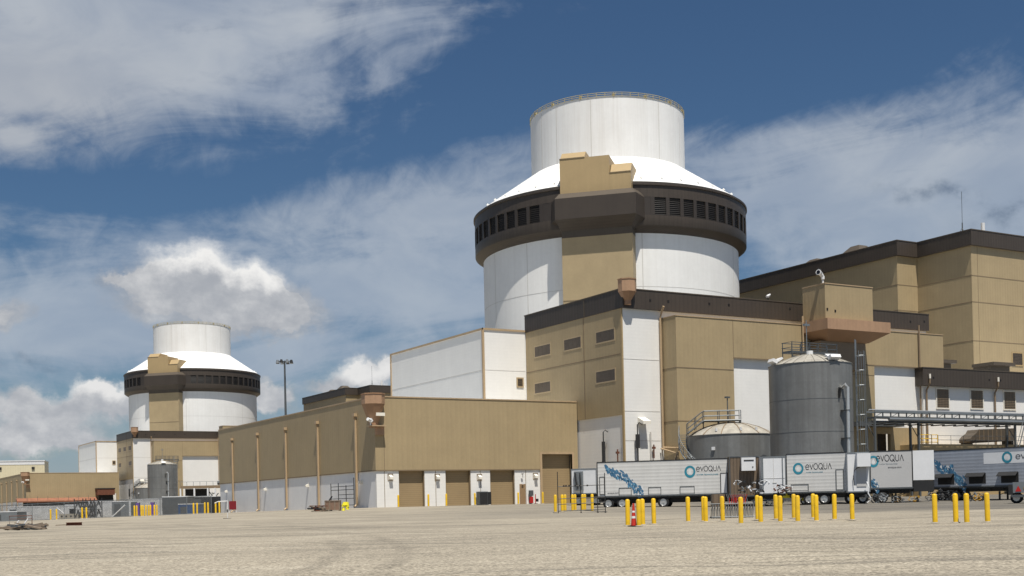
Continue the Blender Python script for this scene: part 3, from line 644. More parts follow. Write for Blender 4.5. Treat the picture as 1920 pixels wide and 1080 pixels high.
    B(MB().box(x0-.02, x0+1.0, y0-.30, y0-.02, 8.0, 8.88), 'shelf_bracket', 'orange')
    B(MB().bar((x0-.3, y0-1.0, 10.2), (x0+.75, y0-1.0, 10.2), .25, .35), 'flood_light', 'winfw')
    cm = MB().tube([(x0-.9, y0-.9, 9.02), (x0-.9, y0-.9, 9.5)], .07, 6).tube([(x0-.7, y0-.8, 9.45), (x0-1.3, y0-1.1, 9.65)], .2, 8).cyl(x0-.9, y0-.9, 9.35, 9.75, .2, 8)
    B(cm, 'security_camera', 'cam_w')
    return b, (x0, x1, y0, y1, top, zl)
gar, GB = garage()
# ------------------------------------------------------------------ turbine building
def turbine_building():
    c = U(1820.8, 430, D=191.4); xa, ya = c.x+.6, c.y+.6; top = c.z
    yb = U(1719.5, 470, X=xa-.6).y+.6; xb = U(1682, 470, Y=yb-.6).x+.6; yc = U(1362, 540, X=xb-.6).y; x1 = xa+70
    zb = U(1820.8, 458.2, X=xa-.6).z; o = .6
    b = thing('turbine_building', 'tallest tan block with dark parapet at right edge behind the white louvred wing', 'building', (xa, ya, 0))
    B = lambda mb, n, m_: mb.build(n, M[m_], b, world=True)
    B(MB().prism([(xa, ya), (x1, ya), (x1, yc), (xb, yc), (xb, yb), (xa, yb)], -2, top-.4), 'wall', 'tan')
    def band(z0, z1, e): return MB().prism([(xa-e, ya-e), (x1+e, ya-e), (x1+e, ya-e+.5), (xa-e+.5, ya-e+.5), (xa-e+.5, yb-e+.5), (xb-e+.5, yb-e+.5), (xb-e+.5, yc), (xb-e, yc), (xb-e, yb-e), (xa-e, yb-e)], z0, z1)
    # split in convex pieces
    def bandp(z0, z1, e):
        g = MB(); g.box(xa-e, x1+e, ya-e, ya+.2, z0, z1); g.box(xa-e, xa+.2, ya+.201, yb-e-.001, z0, z1); g.box(xb-e, xa+.2, yb-e, yb+.2, z0, z1); g.box(xb-e, xb+.2, yb+.201, yc, z0, z1); return g
    o = .5
    B(bandp(zb, top, o), 'parapet_band', 'dark'); B(bandp(top+.002, top+.15, o+.06), 'parapet_coping', 'soffit')
    sm = MB(); e = .025
    for py in (516.2, 565.2, 626.5+12):
        z = U(1820.8+(4 if py > 520 else 0), py, X=xa).z
        sm.box(xa-e, x1, ya-e, ya, z-.06, z+.06); sm.box(xa-e, xa, ya, yb, z-.06, z+.06); sm.box(xb-e, xa-e, yb-e, yb, z-.06, z+.06); sm.box(xb-e, xb, yb, yc, z-.06, z+.06)
    xs = U(1833, 500, Y=ya).x; sm.box(xs-.03, xs+.03, ya-e, ya, 0, zb)
    B(sm, 'wall_seams', 'seamt')
    B(MB().box(xb+.3, x1, yb+.5, yc-.5, top-.399, top-.3), 'roof', 'roof')
    a, d = U(1898, 662, Y=ya), U(1916.5, 685, Y=ya); window(b, 'R', ya, a.x, d.x, d.z, a.z, 'tan2')
    for px, y_, w_, h in ((1597, 45.7, 3.2, 1.5), (1520, 49, 3, 1.0), (1430, 65, 6, 1.1)):
        p = U(px, 470, X=xb+3); y_ = p.y
        B(MB().prism([(xb+1.5, y_-w_), (xb+1.5+2*w_, y_-w_), (xb+1.5+2*w_, y_+w_), (xb+1.5, y_+w_)], top-.3, top+h+.6, [(xb+1.5+w_*.7, y_-w_*.3), (xb+1.5+w_*1.3, y_-w_*.3), (xb+1.5+w_*1.3, y_+w_*.3), (xb+1.5+w_*.7, y_+w_*.3)]), 'roof_vent', 'soffit')
    p = U(1843, 430, Y=ya+1.5); B(MB().cyl(p.x, ya+1.5, top-.3, top+2.0, .32, 12), 'roof_stack', 'cam_w')
    p = U(1804.5, 430, X=xa+2); s = MB().tube([(p.x, p.y, top-.3), (p.x, p.y, top+2.1)], .1, 6).tube([(p.x, p.y, top+2), (p.x, p.y, top+7.2)], .04, 5)
    for a_ in range(3): s.bar((p.x+1*math.cos(a_*2.1), p.y+1*math.sin(a_*2.1), top-.3), (p.x, p.y, top+1.3), .05, .05)
    B(s, 'antenna_mast', 'galvd')
    return b, (xa, ya, top, x1)
turb, TB = turbine_building()
# ------------------------------------------------------------------ lower wing at the right
def wing():
    y0 = 109.2; x0 = U(1731, 700, Y=y0-.7).x+.7; top = U(1731, 689.5, Y=y0-.7).z; zb = U(1740, 722.5, Y=y0-.7).z; x1 = x0+75; o = .7
    b = thing('louvred_wing', 'low white wing with dark parapet and brown louvre windows at right edge', 'building', (x0, y0, 0))
    B = lambda mb, n, m_: mb.build(n, M[m_], b, world=True)
    B(MB().box(x0, x1, y0, TB[1]-.2, -2, top-.5), 'wall', 'white')
    B(MB().box(x0-o, x1, y0-o, y0+.3, zb, top).box(x0-o, x0+.3, y0+.301, y0+6, zb, top), 'parapet_band', 'dark')
    B(MB().box(x0-o-.05, x1, y0-o-.05, y0+.35, top+.002, top+.12), 'parapet_coping', 'soffit')
    for a, c, t_, bt in ((1755.5, 1778.5, 729.5, 765), (1819.5, 1842.5, 732, 766), (1881.5, 1903, 734.5, 767.5), (1948, 1970, 737, 769)):
        p, q_ = U(a, t_, Y=y0), U(c, bt, Y=y0); window(b, 'R', y0, p.x, q_.x, q_.z, p.z, 'winfw', 'win2')
    for px in (1737.5, 1865.5):
        xx = U(px, 740, Y=y0-.25).x
        B(MB().tube([(xx, y0-o-.15, zb+1.2), (xx, y0-o-.12, zb+.3), (xx, y0-.25, zb-.6), (xx, y0-.25, 1.5)], .12, 8), 'downspout', 'trim')
        B(MB().cyl(xx, y0-o-.15, zb+.9, zb+1.5, .14, 8), 'rain_head', 'winfw')
    P = MB()
    for px in (1750, 1855, 1876): p = U(px, 708+(px-1750)*.04, Y=y0-o); P.box(p.x-.12, p.x+.12, y0-o-.03, y0-o, p.z-.12, p.z+.12)
    B(P, 'overflow_scuppers', 'louver')
    P = MB()
    for a, c, yy in ((1741, 1783, 684), (1857, 1893, 689)):
        p, q_ = U(a, yy, Y=y0+6), U(c, yy, Y=y0+6)
        P = MB(); P.box(p.x, q_.x, y0+6, y0+9, top-.5, p.z+.3); P.prism([(p.x-.3, y0+5.2), (q_.x+.3, y0+5.2), (q_.x+.3, y0+9), (p.x-.3, y0+9)], p.z+.302, p.z+.75); B(P, 'roof_hood', 'soffit')
    
    B(MB().box(x0+.3, x1, y0+.35, TB[1]-.3, top-.5, top-.4), 'roof', 'roof')
    return b
wing()
# ------------------------------------------------------------------ second unit farther back: the same buildings again
OFF = Vector((3.0, 256, 0))
def second(root, label, off, skip=()):
    c = copy_tree(root, None, skip); c.location = root.location + off; c['label'] = label; return c
t2 = second(tower, 'smaller looking distant white cylindrical tower with brown louvred ring at left', Vector((T2p.x-T1.x, T2p.y-T1.y, -1.4)))
a2 = second(aux, 'distant tan and white block with dark parapet below the left tower', OFF)
n2 = second(annex, 'distant plain white hall left of the small tan block', OFF)
gar2 = second(gar, 'distant low brown garage with terracotta awning at left edge', Vector((1.0, 256, 0)), skip=('roller_door', 'personnel_door', 'wall_light', 'door_surround'))
u2 = second(turb, 'distant tan block with dark stepped parapet rising behind the garage roof', Vector((7.5, 256, 0)))
# ------------------------------------------------------------------ lettering helpers
def text_mesh(s, size, name, m_, parent, mw, ext=.004):
    cu = bpy.data.curves.new('t', 'FONT'); cu.body = s; cu.size = size; cu.extrude = ext; cu.resolution_u = 2
    o = bpy.data.objects.new('t', cu); scene.collection.objects.link(o); bpy.context.view_layer.update()
    me = bpy.data.meshes.new_from_object(o.evaluated_get(bpy.context.evaluated_depsgraph_get())); bpy.data.objects.remove(o)
    me.transform(mw); me.materials.clear(); me.materials.append(m_); me.name = name
    k = bpy.data.objects.new(name, me); scene.collection.objects.link(k); k.parent = parent; return k
def stroke(g, pts, w_, y, th=.008):
    """flat ribbon of width w_ following 2D points, lying on the plane y (facing -y)"""
    n = len(pts)
    P = [Vector((p[0], p[1])) for p in pts]; Ls = []
    for i in range(n):
        d = (P[min(i+1, n-1)]-P[max(i-1, 0)]).normalized(); nn = Vector((-d.y, d.x))*w_/2; Ls.append((P[i]+nn, P[i]-nn))
    for i in range(n-1):
        a, b = Ls[i]; c, d = Ls[i+1]; q_ = [b, d, c, a]
        g.hexa([(v.x, y-th, v.y) for v in q_] + [(v.x, y, v.y) for v in q_])
def arc(cx, cz, r, a0, a1, n=14, rx=None):
    rx = rx or r
    return [(cx+rx*math.cos(R(a0+(a1-a0)*i/n)), cz+r*math.sin(R(a0+(a1-a0)*i/n))) for i in range(n+1)]
def word(g, x, z, h, y):
    """the six letters e V O Q U A drawn as thin round strokes, h is the height"""
    w_ = h*.13; r = h/2; c = h*.92
    X = x+r
    stroke(g, arc(X, z+r*.86, r*.86, 0, 318, 18), w_, y); stroke(g, [(X-r*.86, z+r*.86), (X+r*.86, z+r*.86)], w_*.9, y-.001); X += r*1.25
    stroke(g, [(X, z+h*.92), (X+c*.42, z+.02*h)], w_, y); stroke(g, [(X+c*.42, z+.02*h), (X+c*.84, z+h*.92)], w_, y-.001); X += c*1.0+r
    stroke(g, arc(X, z+r, r, 0, 360, 22), w_, y); X += r*2.4
    stroke(g, arc(X, z+r, r, 0, 360, 22), w_, y); stroke(g, [(X+.1*h, z+.34*h), (X+.62*h, z-.10*h)], w_, y-.001); X += r*1.55
    stroke(g, [(X, z+h), (X, z+.42*h)] + arc(X+.38*h, z+.38*h, .38*h, 180, 360, 12) + [(X+.76*h, z+h)], w_, y); X += h*1.0
    stroke(g, [(X, z), (X+.42*h, z+h)], w_, y); stroke(g, [(X+.42*h, z+h), (X+.84*h, z)], w_, y-.001)
    return X+.9*h
def fit_word(par, x, z, w_, h, y):
    g = MB(); word(g, 0, 0, h, y); k = w_/max(v[0] for v in g.v)
    g.v = [(x+v[0]*k, v[1], v[2]+z) for v in g.v]; return g.build('lettering', M['ink'], par)
def drop_logo(par, x, z, r, y):
    g = MB()
    n = 28
    for i in range(n):
        a, b = 2*math.pi*i/n, 2*math.pi*(i+1)/n; k0, k1 = .62+.05*math.cos(a-1), .62+.05*math.cos(b-1)
        q_ = [(x+r*math.cos(a), z+r*1.12*math.sin(a)), (x+r*math.cos(b), z+r*1.12*math.sin(b)), (x+r*k1*math.cos(b), z+r*k1*1.12*math.sin(b)), (x+r*k0*math.cos(a), z+r*k0*1.12*math.sin(a))]
        g.hexa([(v[0], y-.008, v[1]) for v in q_] + [(v[0], y, v[1]) for v in q_])
    lg = g.build('ring_logo', M['teal'], par)
    d = MB(); pts = [(x+.34*r*math.sin(t)*math.sin(t/2)**1.2*1.2, z+.52*r*math.cos(t)) for t in [2*math.pi*i/16 for i in range(16)]]
    d.extr([(p[0], y-.006, p[1]) for p in pts], (0, .006, 0)); d.build('drop_symbol', M['logow'], lg)
def splash(par, x0, z0, x1, z1, y, w_, seed=1, drop=.35):
    """splash of water printed along the trailer side, from (x0,z0) to (x1,z1)"""
    rnd = random.Random(seed); g = MB(); g2 = MB(); g3 = MB()
    for i in range(330):
        t = rnd.random()**.9; s = t+.0; xx = x0+(x1-x0)*t; zz = z0+(z1-z0)*(t+.09*math.sin(t*9)) + rnd.gauss(0, .30)*w_*(.7+.5*t)
        r = rnd.uniform(.05, .15)*w_*1.15; a = rnd.uniform(-1.1, .1)+math.atan2(z1-z0, x1-x0)*.9; e = rnd.uniform(1.0, 3.2)
        yy = y-.001-.0004*(i % 12)
        pts = [(xx+math.cos(a)*r*e*math.cos(k)-math.sin(a)*r*math.sin(k)*rnd.uniform(.6, 1.2), yy, zz+math.sin(a)*r*e*math.cos(k)+math.cos(a)*r*math.sin(k)*rnd.uniform(.6, 1.2)) for k in [math.pi/3*j for j in range(6)]]
        (g if i % 7 < 5 else g2 if i % 7 == 5 else g3).extr(pts, (0, -.0002, 0))
    tag(g.build('splash_print', M['blue'], par)); g2.build('splash_print', M['blue2'], par); g3.build('splash_print', M['logow'], par)
# ------------------------------------------------------------------ trailers (local x along, y = 0 near side, z = 0 ground)
def wheel(par, x, y, r=.5, w_=.28, name='wheel'):
    g = MB(); n = 20
    pr = [(r*.62, -.5), (r*.93, -.5), (r, -.42), (r, .42), (r*.93, .5), (r*.62, .5)]
    vs = []
    for i in range(n):
        a = 2*math.pi*i/n
        for (rr, q) in pr: vs.append((x+rr*math.cos(a), y+q*w_, r+rr*math.sin(a)))
    k = len(pr); fs = [(i*k+j, i*k+j+1, ((i+1) % n)*k+j+1, ((i+1) % n)*k+j) for i in range(n) for j in range(k-1)]
    g.add(vs, fs); ty = g.build(name, M['black'], par, smooth_=True)
    h = MB(); vs = []; pr = [(r*.62, -.46), (r*.56, -.3), (r*.2, -.3), (r*.17, -.46), (0.001, -.46)]
    k = len(pr)
    for i in range(n):
        a = 2*math.pi*i/n
        for (rr, q) in pr: vs.append((x+rr*math.cos(a), y+q*w_, r+rr*math.sin(a)))
    h.add(vs, [(i*k+j, i*k+j+1, ((i+1) % n)*k+j+1, ((i+1) % n)*k+j) for i in range(n) for j in range(k-1)])
    h.build('rim', M['rim'], ty, smooth_=True); return ty
def chassis(t, L, W_, zb, wx, wheels2=True, gear=None):
    c = MB().box(0, L, .1, W_-.1, zb-.16, zb-.002)
    for y in (.6, W_-.6): c.box(.2, L-.2, y-.08, y+.08, zb-.42, zb-.162)
    for k in range(int(L/1.2)): c.box(.3+k*1.2, .4+k*1.2, .15, W_-.15, zb-.24, zb-.163)
    c.build('chassis', M['blackm'], t)
    for x in wx:
        for y in (.2, .5, W_-.5, W_-.2): wheel(t, x, y)
        MB().tube([(x, .3, .5), (x, W_-.3, .5)], .07, 6).build('axle', M['blackm'], t)
    if gear is not None:
        for y in (.35, W_-.35):
            MB().box(gear-.07, gear+.07, y-.07, y+.07, .08, zb-.43).box(gear-.2, gear+.2, y-.15, y+.15, 0, .08).bar((gear, y, .5), (gear+.9, y, zb-.4), .06, .06).build('landing_leg', M['blackm'], t)
def place(px, D, px2, D2, z=None):
    a, b = G(px, D), G(px2, D2); d = b-a; return (a.x, a.y, min(a.z, b.z) if z is None else z), math.atan2(d.y, d.x), math.hypot(d.x, d.y)
def side_trailer(label, px, D, px2, D2, ztop, m_='silver', zb=1.05, wx=None, gear=None, W_=2.5, z=None):
    loc, rz, L = place(px, D, px2, D2, z); t = thing('trailer', label, 'trailer', loc, rz, 'trailers parked in front of the tanks')
    H = ztop-loc[2]
    MB().box(0, L, 0, W_, zb, H).build('body', M[m_], t)
    e = MB().box(-.02, L+.02, -.02, .06, H+.001, H+.09).box(-.02, L+.02, W_-.06, W_+.02, H+.001, H+.09)
    e.box(-.03, .05, -.03, -.001, zb, H).box(L-.05, L+.03, -.03, -.001, zb, H); e.build('top_rail', M['blackm'], t)
    b = MB().box(-.01, L+.01, -.04, -.002, zb-.02, zb+.12)
    for k in range(int(L/.55)): b.box(.2+k*.55, .3+k*.55, -.055, -.041, zb+.0, zb+.08)
    b.build('side_rail', M['galvd'], t)
    MB().box(0, L, .02, W_-.02, H+.002, H+.03).build('roof', M['roof'], t)
    chassis(t, L, W_, zb, wx or [], gear=gear)
    return t, L, H
tA, LA, HA = side_trailer('long silver trailer with blue water splash at left end and black lettering', 1120.5, 108, 1366, 104.8, 3.57, wx=[.95, 2.2, 5.9] , gear=9.3)
fit_word(tA, LA*.762, HA-1.0, LA*.185, .44, -.002)
drop_logo(tA, LA*.715, HA-1.02, .48, -.002)
text_mesh('WATER TECHNOLOGIES', .17, 'small_lettering', M['teal'], tA, Matrix.Translation((LA*.765, -.006, HA-1.36)) @ Matrix.Rotation(R(90), 4, 'X'))
text_mesh('evoqua.com', .22, 'web_lettering', M['ink'], tA, Matrix.Translation((.9, -.006, 1.35)) @ Matrix.Rotation(R(90), 4, 'X'))
splash(tA, .75, HA-.35, 4.1, 1.45, -.002, .62, 3)
for x0, x1 in ((1.95, 3.1), (4.6, 5.75), (7.4, 8.7)):
    g = MB().box(x0, x1, -.02, -.002, 1.25, 1.85); g = g.build('hatch', M['silver'], tA)
    MB().box(x0, x1, -.045, -.021, 1.80, 1.86).box(x0, x0+.05, -.045, -.021, 1.2, 1.8).box(x1-.05, x1, -.045, -.021, 1.2, 1.8).build('hatch_frame', M['galvd'], g)
g = MB().box(.25, .62, -.03, -.002, 1.35, 2.85).build('side_door', M['silver'], tA); MB().box(.2, .25, -.05, -.001, 1.3, 2.9).box(.62, .67, -.05, -.001, 1.3, 2.9).box(.25, .62, -.05, -.001, 2.85, 2.9).box(.25, .62, -.05, -.001, 1.3, 1.35).build('door_frame', M['blackm'], g)
g = MB().box(LA-.62, LA-.12, -.03, -.002, 1.2, HA-1.25).build('side_door', M['wtr'], tA); MB().box(LA-.68, LA-.62, -.05, -.001, 1.2, HA-1.2).box(LA-.12, LA-.06, -.05, -.001, 1.2, HA-1.2).box(LA-.62, LA-.12, -.05, -.001, HA-1.25, HA-1.2).build('door_frame', M['blackm'], g)
for y in (.15,):
    MB().box(.5, 2.7, .12, .14, .55, 1.0).build('mud_guard', M['black'], tA)
MB().box(3.0, 9.0, .5, 2.2, .45, .85).build('under_box', M['black'], tA)
# end-on boxes
def end_box(name, label, cat, px, D, px2, D2, ztop, depth, m_, zb=1.0, group='trailers parked in front of the tanks'):
    loc, rz, L = place(px, D, px2, D2); t = thing(name, label, cat, loc, rz, group); H = ztop-loc[2]
    MB().box(0, L, 0, depth, zb, H).build('body', M[m_], t)
    MB().box(-.02, .05, -.03, -.001, zb, H).box(L-.05, L+.02, -.03, -.001, zb, H).box(.05, L-.05, -.03, -.001, H-.08, H+.02).box(.05, L-.05, -.03, -.001, zb, zb+.1).build('end_frame', M['galvd' if m_ != 'wtr' else 'galv'], t)
    return t, L, H
tB, LB, HB = end_box('container', 'brown ribbed container end with a white cooling unit', 'container', 1369, 103.6, 1425, 103.5, 3.72, 9, 'brownbox', .85, None)
a = MB().box(.95, 2.15, -.55, -.032, HB-1.25, HB-.12).build('cooling_unit', M['wtr'], tB)
MB().box(1.15, 2.0, -.575, -.551, HB-.42, HB-.32).box(1.85, 1.95, -.575, -.551, HB-1.0, HB-.9).build('unit_grille', M['blackm'], a)
chassis(tB, LB, 9, .85, [], gear=None)
for x in (.5, LB-.5): MB().box(x-.06, x+.06, .3, .42, 0, .45).build('support_leg', M['blackm'], tB)
rnd = random.Random(5)
def clutter(name, label, cat, px, D, n, w_, h, mats, z0=0.0, seed=1, r=(.04, .12)):
    """a tangle of valves, pipes and hoses"""
    rn = random.Random(seed); p = G(px, D); t = thing(name, label, cat, (p.x, p.y, p.z+z0), -YAW)
    for k, mm in enumerate(mats):
        g = MB()
        for i in range(n):
            x, y = rn.uniform(-w_/2, w_/2), rn.uniform(-.4, .4); z = rn.uniform(.1, h); q = rn.random()
            if q < .45: g.tube([(x, y, max(.03, z-.2)), (x+rn.uniform(-.2, .2), y, z)], rn.uniform(*r), 7)
            elif q < .75: g.tube([(x+.5*rn.uniform(.3, 1)*math.cos(a_), y+.1*math.sin(3*a_), z*.6+.22*math.sin(a_)+.1) for a_ in [j*.5 for j in range(9)]], r[0]*.8, 6)
            else: g.cyl(x, y, max(0, z-.1), z, rn.uniform(r[1], r[1]*1.8), 10)
        g.build(['pipes', 'valves', 'hoses', 'flanges'][k % 4], M[mm], t)
    return t
clutter('pump_manifold', 'tangle of white and black valves in front of the brown container', 'pump', 1407, 102.2, 8, 2.4, 1.6, ['galv', 'blackm', 'wtr'], 1.0, 4)
tC, LC, HC = end_box('trailer', 'white rear end of a trailer between the brown container and a silver side', 'trailer', 1428.5, 102.2, 1474, 102.1, 3.60, 12, 'wtr', 1.02)
MB().box(LC/2-.01, LC/2+.01, -.02, -.001, 1.12, HC-.1).box(.1, LC-.1, -.02, -.001, 2.35, 2.37).box(LC*.45, LC*.62, -.03, -.001, 1.95, 2.0).build('door_seams', M['seamw'], tC)
MB().box(.08, .16, -.06, -.001, 1.1, HC-.1).box(LC-.3, LC-.22, -.06, -.001, 1.1, HC-.1).build('door_hinges', M['galv'], tC)
chassis(tC, LC, 12, 1.02, [], None)
clutter('valve_cluster', 'dark and red valves hanging at the foot of the white trailer end', 'valve', 1466, 101, 8, 1.2, .8, ['rust', 'blackm', 'wtr'], 1.0, 9)
tD, LD_, HD = side_trailer('short silver trailer side with ring logo and black lettering, right of white trailer end', 1475.5, 106.5, 1588, 104.6, 3.86, wx=[1.9, 3.2] , gear=None)
fit_word(tD, LD_*.32, HD-1.35, LD_*.44, .50, -.002); drop_logo(tD, LD_*.20, HD-1.25, .46, -.002)
text_mesh('WATER TECHNOLOGIES', .13, 'small_lettering', M['teal'], tD, Matrix.Translation((LD_*.33, -.006, HD-1.65)) @ Matrix.Rotation(R(90), 4, 'X'))
g = MB().box(LD_-.85, LD_-.3, -.03, -.002, 1.3, 3.0).build('side_door', M['silver'], tD); MB().box(LD_-.92, LD_-.85, -.05, -.001, 1.25, 3.05).box(LD_-.3, LD_-.23, -.05, -.001, 1.25, 3.05).box(LD_-.85, LD_-.3, -.05, -.001, 3.0, 3.05).box(LD_-.85, LD_-.3, -.05, -.001, 1.25, 1.3).build('door_frame', M['galvd'], g)
g = MB().box(.4, 1.85, -.02, -.002, 1.3, 1.8).build('hatch', M['silver'], tD); MB().box(.35, 1.9, -.05, -.021, 1.78, 1.84).box(.35, .42, -.05, -.021, 1.25, 1.78).box(1.83, 1.9, -.05, -.021, 1.25, 1.78).build('hatch_frame', M['galvd'], g)
tE, LE, HE = end_box('trailer', 'white trailer nose with a box shaped cooling unit and curved hose', 'trailer', 1589, 104.2, 1631.5, 104.1, 3.86, 8, 'wtr', 1.0)
a = MB().prism([(.75, -.62), (LE-.05, -.62), (LE-.05, -.032), (.75, -.032)], HE-1.25, HE-.1).build('cooling_unit', M['wtr'], tE)
MB().box(.8, LE-.3, -.05, -.0305, 1.5, HE-1.3).build('recessed_panel', M['curtain'], tE)
MB().tube([(1.0, -.4, HE-1.25), (.6, -.3, HE-1.5), (.5, -.15, 2.4), (.55, -.15, 1.6)], .035, 6).build('hose', M['blackm'], tE)
MB().tube([(LE-.35, -.3, 1.9), (LE-.2, -.45, 1.4), (LE-.3, -.5, .9), (LE-.05, -.6, .4), (LE-.4, -.6, .1)], .05, 6).build('hose', M['wtr'], tE)
chassis(tE, LE, 8, 1.0, [.4, LE-.4] if False else [], None)
for x in (.45, LE-.45): wheel(tE, x, .9)
tF, LF, HF = side_trailer('grey curtain sided trailer with ring logo and a white nose box', 1632.5, 106.5, 1712, 106.0, 3.95, 'curtain', zb=1.25, wx=[1.0], gear=2.2)
fit_word(tF, LF*.14, HF-.85, LF*.66, .55, -.002); drop_logo(tF, LF*.08, HF-.85, .46, -.002)
text_mesh('evoqua.com', .24, 'web_lettering', M['ink'], tF, Matrix.Translation((LF*.42, -.006, HF-1.48)) @ Matrix.Rotation(R(90), 4, 'X'))
text_mesh('WATER TECHNOLOGIES', .14, 'small_lettering', M['inkg'], tF, Matrix.Translation((LF*.22, -.006, HF-1.15)) @ Matrix.Rotation(R(90), 4, 'X'))
splash(tF, .1, 1.75, .6, 1.4, -.002, .5, 6)
MB().box(LF+.04, LF+1.83, -.02, 2.5, 1.95, HF+.02).build('nose_box', M['wtr'], tF)
nb_ = MB().box(LF+.06, LF+1.8, 0, 2.4, .95, 1.92); nb_ = nb_.build('engine_compartment', M['blackm'], tF)
tG, LG, HG = side_trailer('long bluish grey trailer with dark awnings running out of the picture', 1750.5, 112, 1990, 104, 4.05, 'silverb', zb=1.25, wx=[.7, 2.0], gear=6.0)
splash(tG, .15, HG-.95, 3.0, 1.55, -.002, .7, 8)
MB().box(LG*.415, LG*.98, -.012, -.002, HG-1.35, HG-.35).build('pale_panel', M['wtr'], tG)
drop_logo(tG, LG*.60, HG-.82, .46, -.014); word(g := MB(), LG*.665, HG-1.0, .44, -.014); g.build('lettering', M['ink'], tG)
for fx in (.0, .255, .51, .76):
    x0 = LG*fx+.25; g = MB().box(x0+.2, x0+1.75, -.02, -.002, 1.55, 2.5).build('service_opening', M['black'], tG)
    MB().extr([(x0, -.03, 2.55), (x0, -.03, 2.5), (x0, -.62, 2.16), (x0, -.62, 2.21)], (1.7, 0, 0)).build('awning', M['blackm'], g)
# ------------------------------------------------------------------ storage tanks
def big_tank():
    c = U(1520.5, 760, D=124.5); c.z = gz(c.x, c.y); r = 4.22; zt = U(1519, 680, D=121).z-c.z
    t = thing('storage_tank', 'tall grey steel tank with shallow domed roof and caged ladder', 'tank', c)
    MB().lathe([(r, -.3), (r, zt), (r+.05, zt), (r+.05, zt+.06), (r, zt+.06)], 72).build('shell', M['tank'], t, smooth_=True)
    ro = MB().lathe([(r-.02, zt+.05), (r*.80, zt+.42), (r*.5, zt+.85), (r*.22, zt+1.15), (.01, zt+1.25)], 24).build('roof', M['tankroof'], t)
    rb = MB()
    for k in range(24):
        A = R(7.5+15*k); ca_, sa_ = math.cos(A), math.sin(A)
        for (ra, za), (rb_, zb_) in (((r, zt+.09), (r*.8, zt+.45)), ((r*.8, zt+.45), (r*.5, zt+.88)), ((r*.5, zt+.88), (r*.22, zt+1.18))):
            rb.bar((ca_*ra, sa_*ra, za), (ca_*rb_, sa_*rb_, zb_), .06, .05)
    rb.build('roof_ribs', M['tankroof'], ro)
    to = math.atan2(-c.y, -c.x)                                    # towards the camera
    sm = MB()
    for z in (3.4, 6.9, 10.2): sm.lathe([(r+.002, z), (r+.012, z), (r+.012, z+.05), (r+.002, z+.05)], 72)
    sm.build('shell_seams', M['galvd'], t)
    for a, dz_ in ((-62, 0), (35, .05)):
        A = to+R(a); p = Vector((math.cos(A)*r*.93, math.sin(A)*r*.93, zt+.35)); g = MB()
        g.bar(p+Vector((0, 0, 0)), p+Vector((math.cos(A)*.5, math.sin(A)*.5, .25)), 1.2, .35); g.bar(p+Vector((0, 0, .1)), p+Vector((-math.cos(A)*.6, -math.sin(A)*.6, .45)), 1.1, .2)
        g.build('roof_hatch', M['cam_w'], t)
    g = MB().cyl(0, 0, zt+1.2, zt+1.6, .35, 12).build('vent_cap', M['cam_w'], t)
    def at(a, rr, z): A = to+R(a); return Vector((math.cos(A)*rr, math.sin(A)*rr, z))
    g = MB(); a = 47
    g.tube([at(a, r+.02, zt-2.6), at(a, r+.45, zt-2.3), at(a+2, r+.55, zt-2.6), at(a+2, r+.45, 0)], .17, 10); g.build('overflow_pipe', M['pipe'], t, smooth_=True)
    for z in (1.6, 3.5, 6.2, 9.0): MB().bar(at(a-4, r, z), at(a+4, r+.6, z), .5, .08).build('pipe_bracket', M['blackm'], t)
    MB().bar(at(a-7, r+.02, zt-3.6), at(a-7, r+.25, zt-2.6), .15, .3).build('level_gauge', M['blackm'], t)
    # caged ladder at the right side
    g = MB(); a = 76
    for s_ in (-2.6, 2.6): g.bar(at(a+s_, r+.45, 1.2), at(a+s_, r+.45, zt+2.4), .06, .06)
    for k in range(int((zt+1)/.32)): g.tube([at(a-2.6, r+.45, 1.3+k*.32), at(a+2.6, r+.45, 1.3+k*.32)], .02, 5)
    for k in range(int(zt/1.5)):
        z = 2.6+k*1.5; g.tube([at(a-3.4, r+.5, z), at(a-6, r+.9, z), at(a-3.5, r+1.3, z), at(a+3.5, r+1.3, z), at(a+6, r+.9, z), at(a+3.4, r+.5, z)], .03, 5)
    for s_, rr in ((-6, .9), (6, .9), (-3.5, 1.3), (3.5, 1.3)): g.tube([at(a+s_, r+rr, 2.6), at(a+s_, r+rr, zt+1.2)], .025, 5)
    g.build('caged_ladder', M['galv'], t)
    # platform and railings above the roof
    g = MB(); zp = zt+1.55; y0, y1 = 1.2, 2.6
    g.box(-1.4, 5.2, y0, y1, zp, zp+.2)
    for x in (-1.3, 0, 1.2, 2.4, 3.6, 5.1):
        for y in (y0, y1): g.bar((x, y, zt-.2 if abs(x) < 3.5 else zt-1), (x, y, zp+1.15), .07, .07)
    for z in (.55, 1.1):
        for y in (y0, y1): g.bar((-1.4, y, zp+z), (5.2, y, zp+z), .07, .07)
        g.bar((-1.4, y0, zp+z), (-1.4, y1, zp+z), .05, .05); g.bar((5.2, y0, zp+z), (5.2, y1, zp+z), .05, .05)
    g.bar((1.2, y0, zt+.3), (3.2, y0, zp), .06, .06); g.bar((0, y1, zp), (1.2, y1, zt+.4), .08, .08); g.bar((2.4, y0, zp), (3.6, y0, zt+.1), .08, .08); g.bar((5.1, y0, zp), (3.7, y0, zt-1.0), .12, .12); g.box(-1.2, 4.8, y0-.03, y0-.001, zp-.5, zp-.3)
    g.build('roof_platform', M['galvd'], t)
    g = MB().tube([(0.2, .6, zt+1), (.2, .6, zt+4.9)], .05, 6).box(-.15, .55, .45, .75, zt+4.3, zt+4.5).build('vent_mast', M['galv'], t)
    return t, c, r
TK, tkc, tkr = big_tank()
